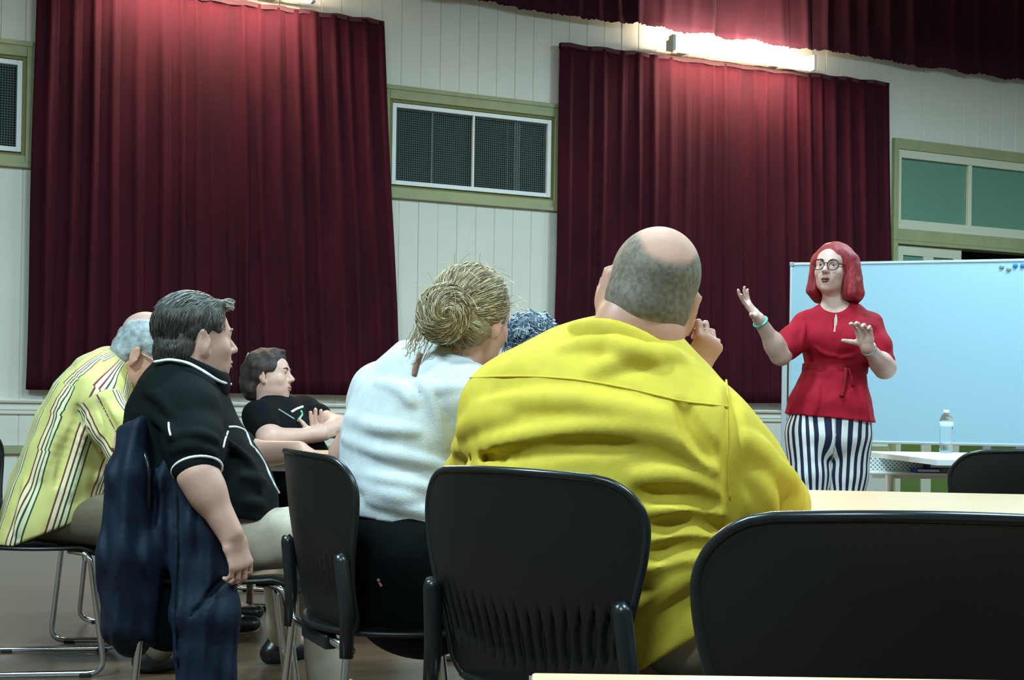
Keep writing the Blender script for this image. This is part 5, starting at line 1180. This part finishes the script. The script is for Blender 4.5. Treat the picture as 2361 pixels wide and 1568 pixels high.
    surf_tube(C, 'belt_tie', [(1950, 850), (1948, 875), (1944, 900), (1940, 915)], .010, M['red_dark'], root, base, .004); surf_tube(C, 'belt_tie', [(1956, 850), (1962, 870), (1966, 890)], .008, M['red_dark'], root, base, .003)
    # trousers
    T = grid_for([hipR, hipL, anR, anL], .0055, .16); T.ecap(W(1913, 950, D), W(1911, 1000, D), (.182, .128), (.19, .135), rt, .03)
    for h_, k_, a_, in ((hipR, knR, anR), (hipL, knL, anL)): T.chain([h_, h_ * .5 + k_ * .5, k_, a_], [.103, .092, .072, .062], .022)
    def sf(P):
        out = np.zeros(len(P)); best = np.full(len(P), 9.)
        for h_, k_ in ((hipR, knR), (hipL, knL)):
            d = k_ - h_; t_ = ((P - h_) @ d) / (d @ d); q = P - (h_ + t_[:, None] * d); ds = np.linalg.norm(q, axis=1); ang = np.arctan2(q @ rt, q @ fw); m_ = ds < best; best[m_] = ds[m_]; out[m_] = ang[m_] * .092 / .0305
        return out
    T.disp(wrinkle(.002, 50)); T.mesh('striped_trousers', M['pinstripe'], root, base, attr={'stripe': sf})
    shoes(root, base, [anR, anL], [toR, toL])
    # red bob
    H = SDF(hc - .22, hc + .2, .0042); hl = lambda x, y, z: hc + R @ (V(x, y, z) * .97)
    H.ell(hl(0, -.022, .042), V(.090, .106, .090), R, .02)
    H.cap(hl(.070, .005, .03), hl(.080, .004, -.100), .034, .034, .03); H.cap(hl(-.074, .0, .04), hl(-.100, -.008, -.11), .046, .054, .03)
    H.ell(hl(0, -.075, -.05), V(.092, .058, .10), R, .03); H.cap(hl(-.07, -.05, -.11), hl(.07, -.05, -.11), .042, None, .03)
    H.ell(hl(.016, .13, -.035), V(.070, .115, .125), R, .015, 's'); H.ell(hl(0, .02, -.13), V(.055, .085, .09), R, .02, 's'); H.cut(hl(0, 0, -.140), R @ nrm(V(0, .15, -1)))
    H.disp(wrinkle(.0035, 100, (1.6, 1.6, .3))); H.mesh('bobbed_hair', M['redhair'], root, base)
    # glasses
    G = empty('glasses', Matrix.Identity(4)); G.parent = root
    for sx in (-1, 1):
        rim = [hl(sx * .034 + .027 * math.cos(t_), .112 - .004 * abs(math.cos(t_)), .002 + .024 * math.sin(t_)) - base for t_ in np.linspace(0, 6.283, 25)[:-1]]; tube('lens_rim', rim, .0026, M['tortoise'], G, 8, closed=True); tube('temple', [hl(sx * .061, .106, .010) - base, hl(sx * .078, .03, .012) - base, hl(sx * .08, -.01, .008) - base], .0024, M['tortoise'], G, 8)
    tube('bridge', [hl(-.008, .113, .008) - base, hl(0, .115, .011) - base, hl(.008, .113, .008) - base], .0024, M['tortoise'], G, 8)
    face_bits(root, hc, R, .97, base, dict(brow=M['brow_dark'], lip=M['lip_red']))
    tube('earring', [hl(-.082, .0, -.040) - base, hl(-.083, .001, -.052) - base, hl(-.083, .001, -.064) - base], .0045, M['gold'], root)
    for w_, e_, m_, nm in ((wrR, elR, 'turq', 'bracelet'), (wrL, elL, 'steel', 'watch')):
        ax = nrm(w_ - e_); u1 = nrm(np.cross(ax, V(0, 0, 1))); u2 = np.cross(ax, u1); c_ = w_ - ax * .018; tube(nm, [c_ + (u1 * math.cos(t_) + u2 * math.sin(t_)) * .0315 - base for t_ in np.linspace(0, 6.283, 21)[:-1]], .005, M[m_], root, 8, closed=True)
M['pinstripe'] = pinstripe(); M['red_dark'] = fabric('crimson belt', (.26, .003, .014), .8); M['redhair'] = mat('bright red dyed hair', (.36, .008, .018), .5, noise=(.17, .005, .010), nscale=40, bump=1.0, bscale=150, stretch=(1.5, 1.5, .15))
M['tortoise'] = mat('dark tortoiseshell', (.035, .015, .02), .25); M['gold'] = mat('gold', (.7, .5, .25), .3, 1.0); M['turq'] = mat('turquoise beads', (.10, .55, .48), .4)

man_yellow(); woman_white(); man_polo(); jacket(); man_striped(); sitter('bald man at the left, only his pale dome showing behind the striped shirt', (343, 786), 5.85, 82, M['skin_pale'], M['grey_cloth'], M['blue_cloth'], 1.04); curly(); woman_dark(); speaker()
